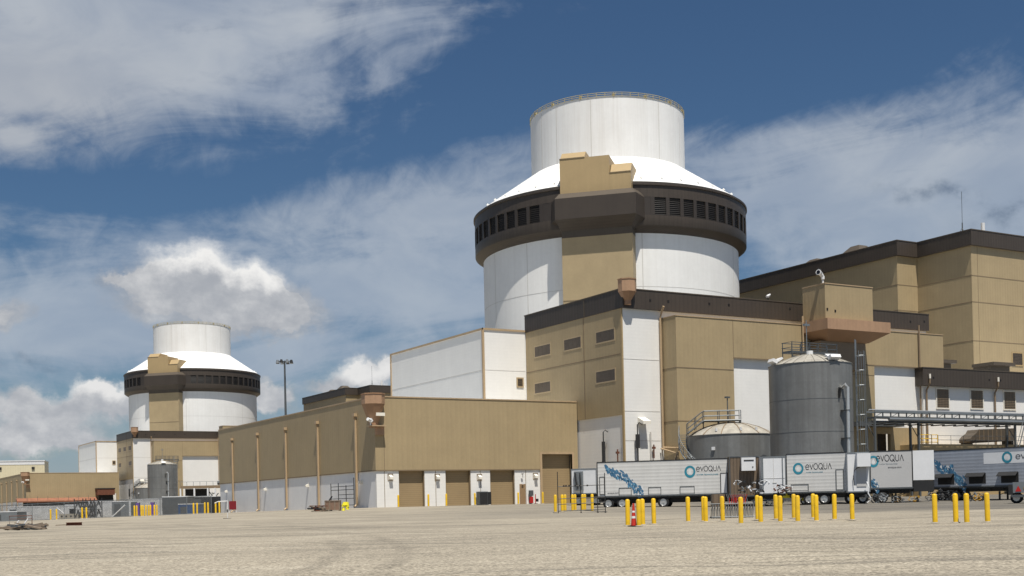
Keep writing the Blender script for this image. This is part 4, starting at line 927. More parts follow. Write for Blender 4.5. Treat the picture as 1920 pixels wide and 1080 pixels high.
def small_tank():
    c = U(1369.5, 820, D=135.2); c.z = gz(c.x, c.y); r = 4.85; zt = U(1369, 814, D=130.5).z-c.z
    t = thing('storage_tank', 'low wide grey steel tank with domed roof and spiral stair', 'tank', c)
    MB().lathe([(r, -.3), (r, zt), (r+.06, zt), (r+.06, zt+.08), (r, zt+.08)], 72).build('shell', M['tank'], t, smooth_=True)
    pr = [(r-.02, zt+.06), (r*.86, zt+.52), (r*.66, zt+.98), (r*.42, zt+1.32), (r*.2, zt+1.5), (.01, zt+1.56)]
    ro = MB().lathe(pr, 72).build('roof', M['tankroof'], t, smooth_=True)
    g = MB()
    for k in range(14):
        A = R(12+25.7*k)
        for (ra, za), (rb_, zb_) in zip(pr[:-1], pr[1:]): g.bar((math.cos(A)*ra, math.sin(A)*ra, za+.02), (math.cos(A)*rb_, math.sin(A)*rb_, zb_+.02), .10, .05)
    g.build('roof_ribs', M['trim'], ro)
    to = math.atan2(-c.y, -c.x)
    def at(a, rr, z): A = to+R(a); return Vector((math.cos(A)*rr, math.sin(A)*rr, z))
    def lr(l, d, z): return Vector((ca*l-sa*-d if False else l*ca-d*sa, -l*sa-d*ca, z))   # l right of centre, d towards the camera
    g = MB(); n = 34; a0, a1 = -62, -96; z0, z1 = .2, zt+.35
    A0, A1 = 5, -98
    for i in range(n):
        f = i/(n-1); a = A0+(A1-A0)*f; z = z0+(z1-z0)*f
        g.bar(at(a, r+.08, z), at(a, r+.9, z), .30, .05)
    for rr in (r+.06, r+.92): g.tube([at(A0+(A1-A0)*i/12, rr, z0+(z1-z0)*i/12-.08) for i in range(13)], .09, 5)
    for h in (.55, 1.1): g.tube([at(A0+(A1-A0)*i/12, r+.92, z0+(z1-z0)*i/12+h) for i in range(13)], .035, 5)
    for i in range(0, 13, 2): g.tube([at(A0+(A1-A0)*i/12, r+.92, z0+(z1-z0)*i/12), at(A0+(A1-A0)*i/12, r+.92, z0+(z1-z0)*i/12+1.1)], .035, 5)
    g.build('spiral_stair', M['galv'], t)
    g = MB(); zp = zt+1.72
    L0 = lr(-4.9, 1.2, zt+.4); L1 = lr(-3.1, 1.2, zt+1.75); L2 = lr(.55, 1.2, zt+1.75)
    for d in (.7, 1.7):
        for h in (0, .55, 1.1):
            p = [lr(-5.0, d, zt+.35+h), lr(-3.2, d, zp+h), lr(.9, d, zp+h)]; g.tube(p, .045 if h else .09, 5)
        for l in (-5.0, -4.1, -3.2, -1.5, -.3, .9): z = zp if l >= -3.2 else zt+.35+(l+5)/1.8*(zp-zt-.35); g.tube([lr(l, d, z-.3), lr(l, d, z+1.1)], .045, 5)
    g.bar(lr(-3.2, 1.2, zp), lr(.9, 1.2, zp), .95, .08); g.bar(lr(-5.0, 1.2, zt+.35), lr(-3.2, 1.2, zp), .95, .08)
    for l in (-3.2, -1.5, .9): g.tube([lr(l, 1.2, zt+.4), lr(l, 1.2, zp)], .06, 5)
    g.build('roof_walkway', M['galvd'], t)
    g = MB().tube([lr(-.3, .3, zt+1.5), lr(-.3, .3, zt+4.3)], .06, 6); p = lr(-.3, .3, zt+4.3); g.box(p.x-.28, p.x+.28, p.y-.15, p.y+.15, p.z-.02, p.z+.16)
    g.build('vent_mast', M['galvd'], t)
    for a in (-20, 15, 40): MB().cyl(*at(a, r*.9, 0).xy, zt+.4, zt+.75, .12, 8).build('nozzle', M['wtr'], t)
    MB().bar(at(-22, r+.01, zt-1.5), at(-22, r+.2, zt-1.5), .35, .35).build('wall_fitting', M['wtr'], t)
    return t, c, r
ST, stc, str_ = small_tank()
k2 = second(TK, 'distant tall grey steel tank with cone roof below the left tower', OFF+Vector((-4, 6, 0)))
k3 = second(ST, 'distant low grey steel tank left of the distant tall tank', OFF+Vector((-4, 6, 0)))
# ------------------------------------------------------------------ yellow bollards
BG = 'yellow steel bollards around the yard'
ORD = ['first', 'second', 'third', 'fourth', 'fifth', 'sixth', 'seventh', 'eighth', 'ninth', 'tenth', 'eleventh', 'twelfth', 'thirteenth', 'fourteenth', 'fifteenth', 'sixteenth', 'seventeenth']
def bollard_proto():
    t = thing('bollard', 'x', 'bollard', group=BG)
    g = MB().lathe([(.105, -.4), (.105, 1.14), (.09, 1.18), (.055, 1.21), (.004, 1.22)], 14); g.build('post', M['yellow'], t, smooth_=True)
    MB().lathe([(.106, .0), (.17, .0), (.16, .035), (.106, .05)], 14).build('footing', M['conc'], t)
    return t
bol = bollard_proto(); first = [True]
def bollard(px, D, label, s=1.0, m_=None):
    o = bol if first[0] else copy_tree(bol); first[0] = False
    p = G(px, D); o.location = p; o.scale = (1, 1, s); o.rotation_euler = (random.uniform(-.012, .012), random.uniform(-.012, .012), random.uniform(0, 6)); o['label'] = label
    return o
FR = [(1175.9, 54.3), (1196.7, 53.6), (1204.2, 55), (1224.9, 55.5), (1289.2, 57.8), (1318.3, 58), (1322.3, 57), (1354, 57.5), (1388.1, 53.5), (1419.4, 58), (1425.2, 54.5), (1454, 58.3), (1462, 54.8), (1487.6, 59), (1494.6, 54.5), (1524, 59), (1529.7, 54.8)]
for i, (px, D) in enumerate(FR): bollard(px, D, 'yellow bollard, %s from the left in the front row before the silver trailers' % ORD[i])
for i, (px, D) in enumerate([(1563.6, 56), (1597, 55.2)]): bollard(px, D, 'yellow bollard, %s one at the right end of the front row, standing alone' % ('next to last' if i == 0 else 'last'))
for i, (px, D) in enumerate([(1752, 49.3), (1791, 49), (1811.5, 48.5), (1850.5, 49)]): bollard(px, D, 'yellow bollard, %s from the left of the four in front of the bluish trailer' % ORD[i])
GX = [(746.7, 129.5, 'at the left side of the leftmost roller door'), (803, 129.8, 'between the first and second roller doors'), (836.6, 130.3, 'at the left side of the second roller door'), (890.5, 132.5, 'left of the dark cabinet by the garage'), (971.6, 136, 'left of the brown personnel door'), (1017.6, 139, 'at the left side of the tall roller door')]
for px, D, w_ in GX: bollard(px, D, 'yellow bollard '+w_, 1.12)
for i, px in enumerate([1040.7, 1053.7, 1059, 1073, 1078, 1092, 1096, 1110]): bollard(px, [82, 83, 86, 88, 90, 87, 89, 85][i], 'yellow bollard, %s from the left in the cluster around the pipe frame' % ORD[i])
LX = [(94.4, 158), (105.6, 160), (153.5, 150), (161.5, 150), (251.7, 152), (256, 153), (264.6, 151), (268, 152.5), (273, 152), (278, 153), (281.5, 152), (289, 153), (293.7, 153), (362.5, 150), (369, 151), (383.5, 148), (389.8, 149), (404, 149), (411, 150)]
for i, (px, D) in enumerate(LX): bollard(px, D, 'yellow bollard, %s from the left along the far fence at the left' % (ORD+['eighteenth', 'nineteenth'])[i], 1.15)
# ------------------------------------------------------------------ traffic cone
p = G(1187, 53.8); t = thing('traffic_cone', 'tall red and white traffic cone between the front bollards', 'traffic cone', p)
MB().box(-.2, .2, -.2, .2, 0, .04).build('base', M['black'], t)
c = MB().lathe([(.13, .04), (.045, .95), (.045, 1.02), (.004, 1.03)], 16).build('cone', M['conered'], t, smooth_=True)
for z0, z1 in ((.36, .46), (.62, .70)): f = lambda z: .13-.085*(z-.04)/.91+.004; MB().lathe([(f(z0), z0), (f(z1), z1)], 16).build('white_band', M['cam_w'], c)
# ------------------------------------------------------------------ crowd barrier / wheel stand with curved bars
p = G(1371, 62.5); t = thing('hose_rack', 'low steel rack of curved bars behind the front bollards', 'rack', p, -YAW)
g = MB()
for i in range(17):
    x = -1.05+i*.13+random.uniform(-.02, .02); g.tube([(x, .25, 0), (x+.03, .1, .45), (x+.08, -.1, .72), (x+.03, -.22, .45), (x-.03, -.28, 0)], .02, 5)
g.tube([(-1.1, -.28, .06), (1.1, -.28, .06)], .03, 6).tube([(-1.1, .25, .06), (1.1, .25, .06)], .03, 6).tube([(-1.1, -.1, .74), (1.1, -.1, .74)], .025, 6); g.build('bars', M['galvd'], t)
MB().box(-1.0, -.35, -.1, .4, .62, 1.25).build('brown_panel', M['brownbox'], t)
g = MB()
for i in range(9): x = -.1+i*.1; g.tube([(x, 0, .7), (x+.05*math.sin(i), .05, 1.0), (x+.12, 0, 1.2)], .022, 5)
g.build('hoses', M['red'], t)
g = MB()
for i in range(12): x = -.15+i*.09; g.tube([(x, .1, .7), (x-.05*math.sin(i*2), .12, .95), (x-.1, .1, 1.25)], .02, 5)
g.build('pipes', M['galv'], t)
# ------------------------------------------------------------------ pipe frame at left of the trailers
p = G(1093, 79); t = thing('steel_rack', 'open black steel pipe frame standing among yellow bollards', 'frame', p, -YAW)
g = MB()
for x, h in ((-1.65, 2.75), (-.15, 2.2), (.95, 1.9), (1.45, 2.6)): g.tube([(x, 0, 0), (x, 0, h)], .03, 6); g.tube([(x, -.35, .03), (x, .35, .03)], .035, 6)
for z in (.18, .62, .98, 1.78): g.tube([(-1.65, 0, z-.02), (1.45, 0, z+.05)], .028, 6)
g.tube([(-.15, 0, .2), (.95, .3, .1), (1.6, .3, .05)], .025, 6); g.build('tubes', M['blackm'], t)
g = MB()
for x in (-1.25, -1.1, -.9, -.5, -.2, .3): g.box(x-.05, x+.05, -.06, .06, 1.75, 1.86)
g.build('clamps', M['blackm'], t)
# white trailer behind the frame
tH, LH, HH = end_box('trailer', 'white tank trailer end seen behind the black pipe frame', 'trailer', 1072, 118, 1119, 117, 3.35, 6, 'wtr', 1.15)
MB().box(.35, 1.25, -.25, -.032, 1.5, HH-.25).build('equipment_bay', M['galv'], tH); MB().tube([(.5, -.3, HH-.4), (.6, -.35, HH-1.2), (.8, -.35, 1.7)], .07, 6).build('pipe', M['blackm'], tH); MB().tube([(1.0, -.35, HH-.4), (1.1, -.35, 1.6)], .05, 6).build('pipe', M['blackm'], tH)
chassis(tH, LH, 6, 1.15, [])
for x in (.4, LH-.4): wheel(tH, x, 1.0)
# yellow low trailer beam
p = G(1456, 108.6); q_ = G(1513, 108); t = thing('yellow_lift', 'bright yellow lift deck under the silver trailers', 'lift', (p.x, p.y, p.z), math.atan2(q_.y-p.y, q_.x-p.x)); Ly = (q_-p).length
MB().box(0, Ly, -1.2, -.9, .62, 1.02).box(Ly*.82, Ly, -1.25, -.85, .35, .618).build('deck', M['vinyl'], t); wheel(t, .3, -1.0, .3, .2); wheel(t, Ly-.3, -1.0, .3, .2)
clutter('hose_coil', 'amber hoses and pumps lying under the curtain sided trailer', 'hose', 1700, 104, 8, 2.0, .6, ['brass', 'blackm', 'galvd'], 0, 14)
clutter('pump_skid', 'dark pumps and pale pipes at the left wheels of the curtain sided trailer', 'pump', 1655, 103.5, 12, 3.0, .9, ['blackm', 'galvd', 'galv'], 0, 22, (.03, .08))
clutter('pump_skid', 'black machinery between the white nose box and bluish trailer', 'pump', 1768, 103, 14, 2.6, 1.1, ['blackm', 'galvd', 'black'], 0, 31, (.04, .14))
clutter('amber_pump', 'amber round pump with pale pipes under the bluish trailer', 'pump', 1832, 101, 9, 1.6, .8, ['brass', 'galv', 'blackm'], 0, 41)
clutter('valve_stand', 'black valves and white pipes lying before the brown container', 'valve', 1440, 101, 10, 2.4, .5, ['blackm', 'galv', 'galvd'], 0, 52, (.03, .07))
# service truck rear at the right edge
p = G(1899, 84); t = thing('service_truck', 'pale service truck rear with red triangle sign at right edge', 'truck', p, -YAW-.42)
MB().box(0, 2.1, 0, 5.2, .75, 1.5).build('body', M['galv'], t); MB().box(.9, 2.0, 3.2, 4.9, 1.502, 2.1).build('cab', M['wtr'], t)
MB().box(-.1, 2.15, -.18, -.002, .45, .62).build('bumper', M['galvd'], t)
MB().extr([(.15, -.02, .85), (.55, -.02, .85), (.35, -.02, 1.25)], (0, -.015, 0)).build('warning_triangle', M['red'], t); MB().box(-.28, -.01, -.05, .5, .62, 1.35).build('tool_box', M['blackm'], t)
MB().box(.7, .9, -.03, -.002, 1.0, 1.15).build('tail_lamp', M['brass'], t)
for y in (.9, 4.2): wheel(t, .2, y, .4, .25); wheel(t, 1.9, y, .4, .25)
# ------------------------------------------------------------------ elevated pipe rack, terrace and railing at right
y_ = 103.5; zt_ = U(1800, 773.5, Y=y_).z; zb_ = U(1800, 783, Y=y_).z; xa_ = U(1640, 773, Y=y_).x
t = thing('pipe_rack', 'long elevated steel pipe rack crossing in front of the white wing', 'pipe rack', (xa_, y_, 0)); x2_ = xa_+60
B = lambda mb, n, m_: mb.build(n, M[m_], t, world=True)
for y in (y_, y_+1.3):
    B(MB().box(xa_, x2_, y-.08, y+.08, zt_-.22, zt_), 'top_beam', 'galv'); B(MB().box(xa_, x2_, y-.08, y+.08, zb_-.25, zb_-.05), 'bottom_beam', 'galvd')
g = MB()
for k in range(44):
    x = xa_+k*1.38; g.box(x-.06, x+.06, y_-.06, y_+.06, zb_-.05, zt_-.22); g.box(x-.05, x+.05, y_+.081, y_+1.22, zb_-.2, zb_-.1)
    if k % 2 == 0: g.bar((x+.3, y_, zb_-.02), (x+1.3, y_, zt_-.24), .05, .05)
tag(B(g, 'rack_braces', 'galvd'))
za_ = U(1800, 789.5, Y=y_).z
B(MB().tube([(xa_+2, y_-.4, za_), (x2_, y_-.4, za_)], .20, 10), 'large_pipe', 'galv'); B(MB().tube([(xa_, y_+.5, za_-.25), (x2_, y_+.5, za_-.25)], .14, 8), 'pipe', 'galvd')
B(MB().tube([(xa_, y_+.9, zt_+.12), (x2_, y_+.9, zt_+.12)], .10, 8), 'pipe', 'pipe')
for k in range(12):
    x = xa_+1.0+k*2.1; B(MB().box(x-.2, x+.2, y_-.6, y_+1.3, za_-.62, za_-.5), 'hanger', 'blackm')
for px in (1640, 1722, 1903):
    xx = U(px, 800, Y=y_).x; g = MB()
    for y in (y_, y_+1.3): g.box(xx-.12, xx+.12, y-.12, y+.12, -1, zb_-.252)
    for i in range(2): g.bar((xx, y_, 4+i*3), (xx, y_+1.3, 6+i*3), .08, .08)
    B(g, 'column', 'galvd')
g = MB(); xx = U(1895, 800, Y=y_-1).x
for dx in (0, 1.5): g.bar((xx+dx, y_-1.6, 4), (xx+dx+2.6, y_-1.6, zb_+.6), .1, .1); g.bar((xx+dx+.0, y_-1.6, 5.2), (xx+dx+2.6, y_-1.6, zb_+1.8), .06, .06)
B(g, 'stair_stringers', 'galv')
y_ = 105.0; zt_ = U(1800, 833, Y=y_).z; zb_ = U(1800, 851, Y=y_).z; xa_ = U(1725, 840, Y=y_).x
t = thing('loading_terrace', 'raised tan loading terrace with railing below the white wing', 'terrace', (xa_, y_, 0))
B(MB().box(xa_, xa_+60, y_, 109.15, zb_, zt_).box(xa_+.3, xa_+60, y_+.4, 109.15, -1, zb_-.003), 'slab', 'tan2')
B(MB().box(xa_-.03, xa_+60, y_-.05, y_-.002, zb_, zb_+.15), 'slab_edge', 'trimp')
g = MB()
for k in range(24): x = xa_+3.5+k*2.4; g.tube([(x, y_+.1, zt_), (x, y_+.1, zt_+1.15)], .03, 5)
for h in (.55, 1.1): g.tube([(xa_+3.5, y_+.1, zt_+h), (xa_+58, y_+.1, zt_+h)], .028, 5)
B(g, 'grey_railing', 'galvd')
g = MB()
for k in range(4): x = xa_+.1+k*1.1; g.tube([(x, y_+.1, zt_), (x, y_+.1, zt_+1.2)], .05, 6)
for h in (.25, .7, 1.18): g.tube([(xa_+.1, y_+.1, zt_+h), (xa_+3.4, y_+.1, zt_+h)], .045, 5)
B(g, 'yellow_railing', 'yellow')
p = U(1810, 825, Y=y_+2); p2 = U(1893, 812, Y=y_+2)
t = thing('shadow_form', 'brown ribbed truck-shaped form standing in for a shadow above the loading terrace', 'shadow shape', (p.x, y_+1.2, zt_))  # dark solid form modelled in place of a shadow on the wing wall
Lc = p2.x-p.x; g = MB(); g.extr([(0, 0, .35), (.5, 0, .25), (Lc, 0, .6), (Lc, 0, 2.3), (1.7, 0, 2.05), (1.3, 0, 1.6), (.5, 0, 1.2), (0, 0, .8)], (0, 1.8, 0)); g.build('housing', M['soffit'], t)
g = MB()
for k in range(8): x = 1.8+k*(Lc-2)/8; g.box(x-.04, x+.04, -.03, -.002, .5, 2.1)
g.build('ribs', M['trim'], t); MB().box(.3, .45, 0, 1.8, 0, .3).box(Lc-.4, Lc-.25, 0, 1.8, 0, .6).build('feet', M['blackm'], t)
# ------------------------------------------------------------------ high mast lamp
D_ = 245; p = G(539, D_); zt_ = U(536, 676, D=D_).z
t = thing('high_mast_lamp', 'very tall dark lamp mast with a ring of floodlights beyond the garage roof', 'street lamp', p)
h = zt_-p.z; MB().tube([(0, 0, -.3), (0, 0, h)], [.34, .17], 10).build('mast', M['galvd'], t)
g = MB()
for k in range(8): a = k*math.pi/4; g.tube([(0, 0, h-.3), (1.3*math.cos(a), 1.3*math.sin(a), h-.1)], .06, 5)
g.build('lamp_ring', M['galvd'], t)
for k in range(8):
    a = k*math.pi/4; x, y = 1.5*math.cos(a), 1.5*math.sin(a); MB().cyl(x, y, h-.55, h+.1, .38, 10, .22).build('floodlight', M['blackm' if k % 2 else 'galv'], t)
# ------------------------------------------------------------------ cameras on the roofs
p = U(1537, 520, Y=106.4); t = thing('roof_camera', 'large white swivel camera on the tan guard post roof', 'camera', (p.x, 106.4, U(1546.7, 531.7, Y=105.9).z+.12))
MB().cyl(.5, 0, 0, .5, .12, 10).cyl(.5, 0, .5, .85, .22, 12).build('pedestal', M['cam_w'], t); MB().tube([(.55, 0, .75), (.15, 0, 1.15), (-.45, -.25, 1.25)], [.2, .24, .34], 12).build('housing', M['cam_w'], t)
MB().tube([(-.46, -.255, 1.25), (-.5, -.27, 1.252)], .24, 12).build('lens', M['lens'], t); MB().tube([(.1, 0, 1.45), (.1, 0, 1.75)], .04, 5).tube([(-.2, 0, 1.5), (-.2, 0, 1.8)], .04, 5).build('brackets', M['galvd'], t)
p = U(1440, 556, Y=112.0); t = thing('roof_camera', 'small white camera on the dark parapet left of the guard post', 'camera', (p.x, 112.0, 24.47))
MB().cyl(0, 0, 0, .35, .06, 8).build('pedestal', M['blackm'], t); MB().tube([(-.3, -.1, .45), (.15, 0, .65)], .15, 8).tube([(.05, 0, .4), (.35, 0, .8)], .10, 8).build('housing', M['cam_w'], t)
# ------------------------------------------------------------------ things along the garage
x0, x1, y0, y1, top, zl = GB
def gpt(px, dy): q = U(px, 930, Y=y0-dy); return Vector((q.x, y0-dy, gz(q.x, y0-dy)))
a, b_ = gpt(899, .9), gpt(921.5, .9); t = thing('steel_cabinet', 'dark grey cabinet by the white wall between the second and third roller doors', 'cabinet', a)
W_ = b_.x-a.x; MB().box(0, W_*.7, 0, .75, .05, 1.55).build('cabinet_body', M['galvd'], t); MB().box(W_*.74, W_, .05, .75, .05, 1.5).build('side_unit', M['blackm'], t)
MB().box(.06, W_*.7-.06, -.03, -.002, .15, 1.45).build('door', M['blackm'], t)
a = gpt(997, .35); t = thing('fire_cabinet', 'red hose reel cabinet with grey top right of the brown personnel door', 'fire cabinet', a); MB().box(-.2, .2, 0, .3, .1, .85).build('box', M['red'], t); MB().box(-.25, .25, .0, .28, .95, 1.6).build('panel', M['galvd'], t); MB().box(-.03, .03, .29, .33, 0, 1.6).build('stand', M['blackm'], t)
a = gpt(1004, .5); t = thing('safety_stand', 'small red post with black foot next to the red fire cabinet', 'post', a); MB().cyl(0, 0, .05, 1.15, .05, 8).build('post', M['red'], t); MB().cyl(0, 0, 0, .05, .25, 10).build('foot', M['black'], t); MB().box(.1, .35, -.1, .1, .25, .6).build('bag', M['blackm'], t)
a = gpt(981, .12); t = thing('door_lamp', 'small lamp and sign above the brown personnel door', 'lamp', (a.x, a.y, 3.1)); MB().tube([(0, .0, 0), (0, .0, .35), (-.15, -.1, .45)], .03, 5).box(-.2, .05, -.15, 0, .42, .5).build('arm', M['blackm'], t); MB().box(-.12, .12, -.0, .05, -.75, -.5).build('sign', M['wtr'], t)
# scaffold at the side wall
q = U(642, 940, X=x0-1.1); p0 = Vector((x0-1.1, U(664, 940, X=x0-1.1).y, 0)); p1 = Vector((x0-1.1, U(621, 940, X=x0-1.1).y, 0)); p0.z = gz(p0.x, p0.y)
t = thing('scaffold', 'thin open tube scaffold against the white base of the garage side', 'scaffold', p0); Ls = p1.y-p0.y; g = MB()
for k, hh in zip(range(4), (3.4, 2.6, 2.9, 2.9)): g.tube([(0, Ls*k/3, 0), (0, Ls*k/3, hh)], .045, 6)
for z in (.35, 1.1, 1.55, 2.1, 2.5): g.tube([(0, 0, z), (0, Ls*(1 if z > 2 or z < 1.3 else .66), z)], .04, 6)
g.build('tubes', M['blackm'], t)
p = G(624, 119); t = thing('plywood_crate', 'brown plywood crate on the ground before the garage side wall', 'crate', p, -YAW)
MB().box(-.75, .75, -.5, .5, .08, 1.05).build('box', M['plywood'], t); MB().box(-.75, -.6, -.5, .5, 0, .078).box(.6, .75, -.5, .5, 0, .078).build('skids', M['wood'], t); MB().bar((-.35, 0, 1.05), (-.1, .1, 1.45), .4, .08).build('loose_board', M['black'], t)
g = MB()
for x in (-.7, -.25, .25, .7): g.box(x-.05, x+.05, -.525, -.501, .1, 1.03)
g.box(-.74, .74, -.54, -.526, .95, 1.03).build('battens', M['wood'], t)
p = G(646, 118.6); t = thing('yellow_tarp_bundle', 'bright yellow bundle leaning on the plywood crate', 'bundle', p, -YAW); g = MB(); rn = random.Random(2)
for i in range(9): x, z = rn.uniform(-.25, .3), rn.uniform(.05, .6); g.prism([(x+.2*math.cos(k)*rn.uniform(.6, 1.1), .2*math.sin(k)*rn.uniform(.6, 1.1)) for k in [j*math.pi/3 for j in range(6)]], z-.05, z+.28, [(x+.12*math.cos(k), .1*math.sin(k)) for k in [j*math.pi/3 for j in range(6)]])
g.build('folds', M['vinyl'], t)
def timber_pile(name, label, px, D, n, w_, hgt, mats, seed, ln=(.8, 2.4), cat='pile'):
    rn = random.Random(seed); p = G(px, D); t = thing(name, label, cat, p, -YAW)
    for k, mm in enumerate(mats):
        g = MB()
        for i in range(n):
            x, y, z = rn.uniform(-w_/2, w_/2), rn.uniform(-.8, .8), rn.uniform(.06, hgt)*(1-abs(rn.uniform(-.3, .3))); L = rn.uniform(*ln); a = rn.gauss(0, .35); e = rn.gauss(0, .08)
            g.bar((x-L/2*math.cos(a), y-L/2*math.sin(a), max(.05, z-e)), (x+L/2*math.cos(a), y+L/2*math.sin(a), max(.05, z+e)), rn.uniform(.08, .2), rn.uniform(.05, .14))
        g.build('timbers', M[mm], t)
    return t
timber_pile('timber_pile', 'dark heap of boards left of the plywood crate', 597, 118, 9, 1.2, .6, ['wood', 'rust', 'blackm'], 3, (.5, 1.6))
timber_pile('scrap_pile', 'grey heap of scrap timber and steel on the ground at far left', 45, 76, 16, 1.6, .33, ['wood', 'galvd', 'wood'], 8, (.8, 1.9))
p = G(38, 80); t = thing('tube_frame', 'rusty rectangular tube frame standing behind the scrap heap', 'frame', p, -YAW); MB().tube([(-.75, 0, 0), (-.75, 0, .85), (.75, 0, .85), (.75, 0, 0)], .03, 6).tube([(-.75, 0, .65), (.75, 0, .65)], .02, 6).build('tubes', M['rust'], t)
MB().bar((-.3, -.3, .1), (0, -.3, .55), .1, .06).bar((.2, -.3, .1), (.6, -.3, .65), .1, .06).build('white_boards', M['wtr'], t)
p = G(138, 86); t = thing('rusty_beam', 'short dark red steel beam lying right of the scrap heap', 'beam', p, -YAW+.04)
MB().box(-.55, .55, -.12, .12, .19, .22).box(-.55, .55, -.02, .02, .03, .19).box(-.55, .55, -.12, .12, 0, .03).build('flanges', M['rust'], t); MB().bar((-1.3, 0, .04), (-.6, .1, .06), .08, .06).build('timber', M['wood'], t)
# signs beside the garage end
p = G(436, 141); t = thing('red_board_sign', 'dark red board on two legs at the end of the garage', 'sign', p, -YAW); MB().box(-.42, .42, -.03, .03, .35, 1.35).build('board', M['dkred'], t); MB().box(-.44, -.39, .031, .06, 0, 1.35).box(.39, .44, .031, .06, 0, 1.35).box(.0, .05, .031, .06, 0, .5).build('legs', M['cam_w'], t)
p = G(426, 90); t = thing('gate_stand', 'thin white stand with a horizontal arm on a black foot', 'stand', p, -YAW); MB().box(-.3, .25, -.15, .15, 0, .05).build('foot', M['black'], t); MB().tube([(0, 0, .05), (.02, 0, 1.35)], .03, 6).build('post', M['cam_w'], t); MB().tube([(-.95, 0, 1.18), (-.7, 0, 1.3), (.02, 0, 1.32)], .04, 6).build('arm', M['cam_w'], t); MB().box(-.05, .03, -.04, .04, .5, .7).build('clamp', M['blackm'], t)
# ------------------------------------------------------------------ fenced laydown area at left
fm = bpy.data.materials.new('chain_link_mesh'); fm.use_nodes = True; T = NT(fm.node_tree); b0 = T.n['Principled BSDF']; b0.inputs['Base Color'].default_value = (.16, .165, .165, 1); b0.inputs['Metallic'].default_value = .4; b0.inputs['Roughness'].default_value = .5
co = T.new('ShaderNodeTexCoord').outputs['Object']; x, y, z = T.sep(co)
a = T.m('ABSOLUTE', T.m('SINE', T.mul(T.add(x, z), 38))); b_ = T.m('ABSOLUTE', T.m('SINE', T.mul(T.sub(x, z), 38)))
mk = T.mx(T.m('LESS_THAN', a, .30), T.m('LESS_THAN', b_, .30)); T.l.new(mk, b0.inputs['Alpha']); M['mesh'] = fm
fx = [(-140, 178), (-60, 172), (0, 168), (60, 165), (120, 163), (180, 161), (240, 159), (300, 157.5), (350, 156.5), (396, 156)]
t = thing('chain_link_fence', 'grey chain link fence along the far edge of the yard at left', 'fence', G(396, 156))
o_ = Vector(t.location); pts = [G(px, D) for px, D in fx]; posts = []
for A_, B_ in zip(pts[:-1], pts[1:]):
    n = max(1, int((B_-A_).length/3)); 
    for k in range(n): posts.append(A_.lerp(B_, k/n)-o_)
posts.append(pts[-1]-o_)
for q in posts: MB().tube([q-Vector((0, 0, .3)), q+Vector((0, 0, 2.35))], .045, 5).build('fence_post', M['galv'], t)
g = MB(); g.tube([q+Vector((0, 0, 2.3)) for q in posts], .035, 5); g.tube([q+Vector((0, 0, .1)) for q in posts], .025, 4); g.build('rail', M['galv'], t)
for q, q2 in zip(posts[:-1], posts[1:]):
    L = (q2-q).length; g = MB(); g.add([(0, 0, .05), (L, 0, .05+q2.z-q.z), (L, 0, 2.28+q2.z-q.z), (0, 0, 2.28)], [(0, 1, 2, 3)])
    o = g.build('mesh_panel', fm, t); o.location = q; o.rotation_euler = (0, 0, math.atan2(q2.y-q.y, q2.x-q.x))
def site_box(label, px, D, w_, d_, h, m_, seed=0, name='site_container', cat='container', door=True):
    p = G(px, D); t = thing(name, label, cat, p, -YAW+random.uniform(-.1, .1)); t2_ = MB().box(-w_/2, w_/2, 0, d_, .12, h).build('body', M[m_], t)
    g = MB().box(-w_/2-.03, w_/2+.03, -.03, d_+.03, h+.001, h+.1).box(-w_/2, w_/2, .05, d_-.05, 0, .118); g.build('roof_and_skid', M['wtr'], t)
    if door:
        MB().box(-w_/2+.3, -w_/2+1.2, -.03, -.002, .2, h-.3).build('door', M['galvd'], t)
        if w_ > 4: MB().box(w_/2-1.6, w_/2-.7, -.03, -.002, h*.45, h*.8).build('window', M['lens'], t)
    return t
site_box('long white rounded roof tent shed behind the fence at far left', 82, 172, 10.5, 4, 1.95, 'sitew', name='storage_tent', cat='tent')
site_box('white site container right of the lattice frames', 200, 176, 5.2, 3, 2.35, 'sitew')
site_box('white site container left of the purple panels', 234, 172, 3.6, 3, 2.2, 'galv')
site_box('narrow white site hut between the tent shed and lattice frames', 133, 178, 1.7, 3, 2.1, 'sitew', door=False)
site_box('small grey hut at the left edge behind the fence', 8, 162, 3.4, 3, 1.3, 'galv')
site_box('long pale flat roofed shelter behind the purple panels', 283, 170, 6.4, 3, 2.35, 'sitew', name='shelter', cat='shelter')
site_box('dark grey machinery container right of the long pale shelter', 328, 166, 3.6, 3, 2.5, 'galvd')
site_box('blue container low behind the bollards near the garage end', 353, 160, 2.8, 2, 1.35, 'bluet')
site_box('dark shed with pale top between the distant tank and garage', 383, 176, 3.4, 2.4, 2.5, 'blackm')
for i, (px, lb) in enumerate(((257.5, 'purple panel left among the yellow bollards'), (285, 'purple panel right among the yellow bollards'))):
    p = G(px, 154.5); t = thing('purple_panel', lb, 'panel', p, -YAW); MB().box(-.22, .22, 0, .4, .15, 1.75).build('board', M['purple'], t); MB().box(-.25, -.2, .1, .3, 0, 1.8).box(.2, .25, .1, .3, 0, 1.8).build('legs', M['galvd'], t)
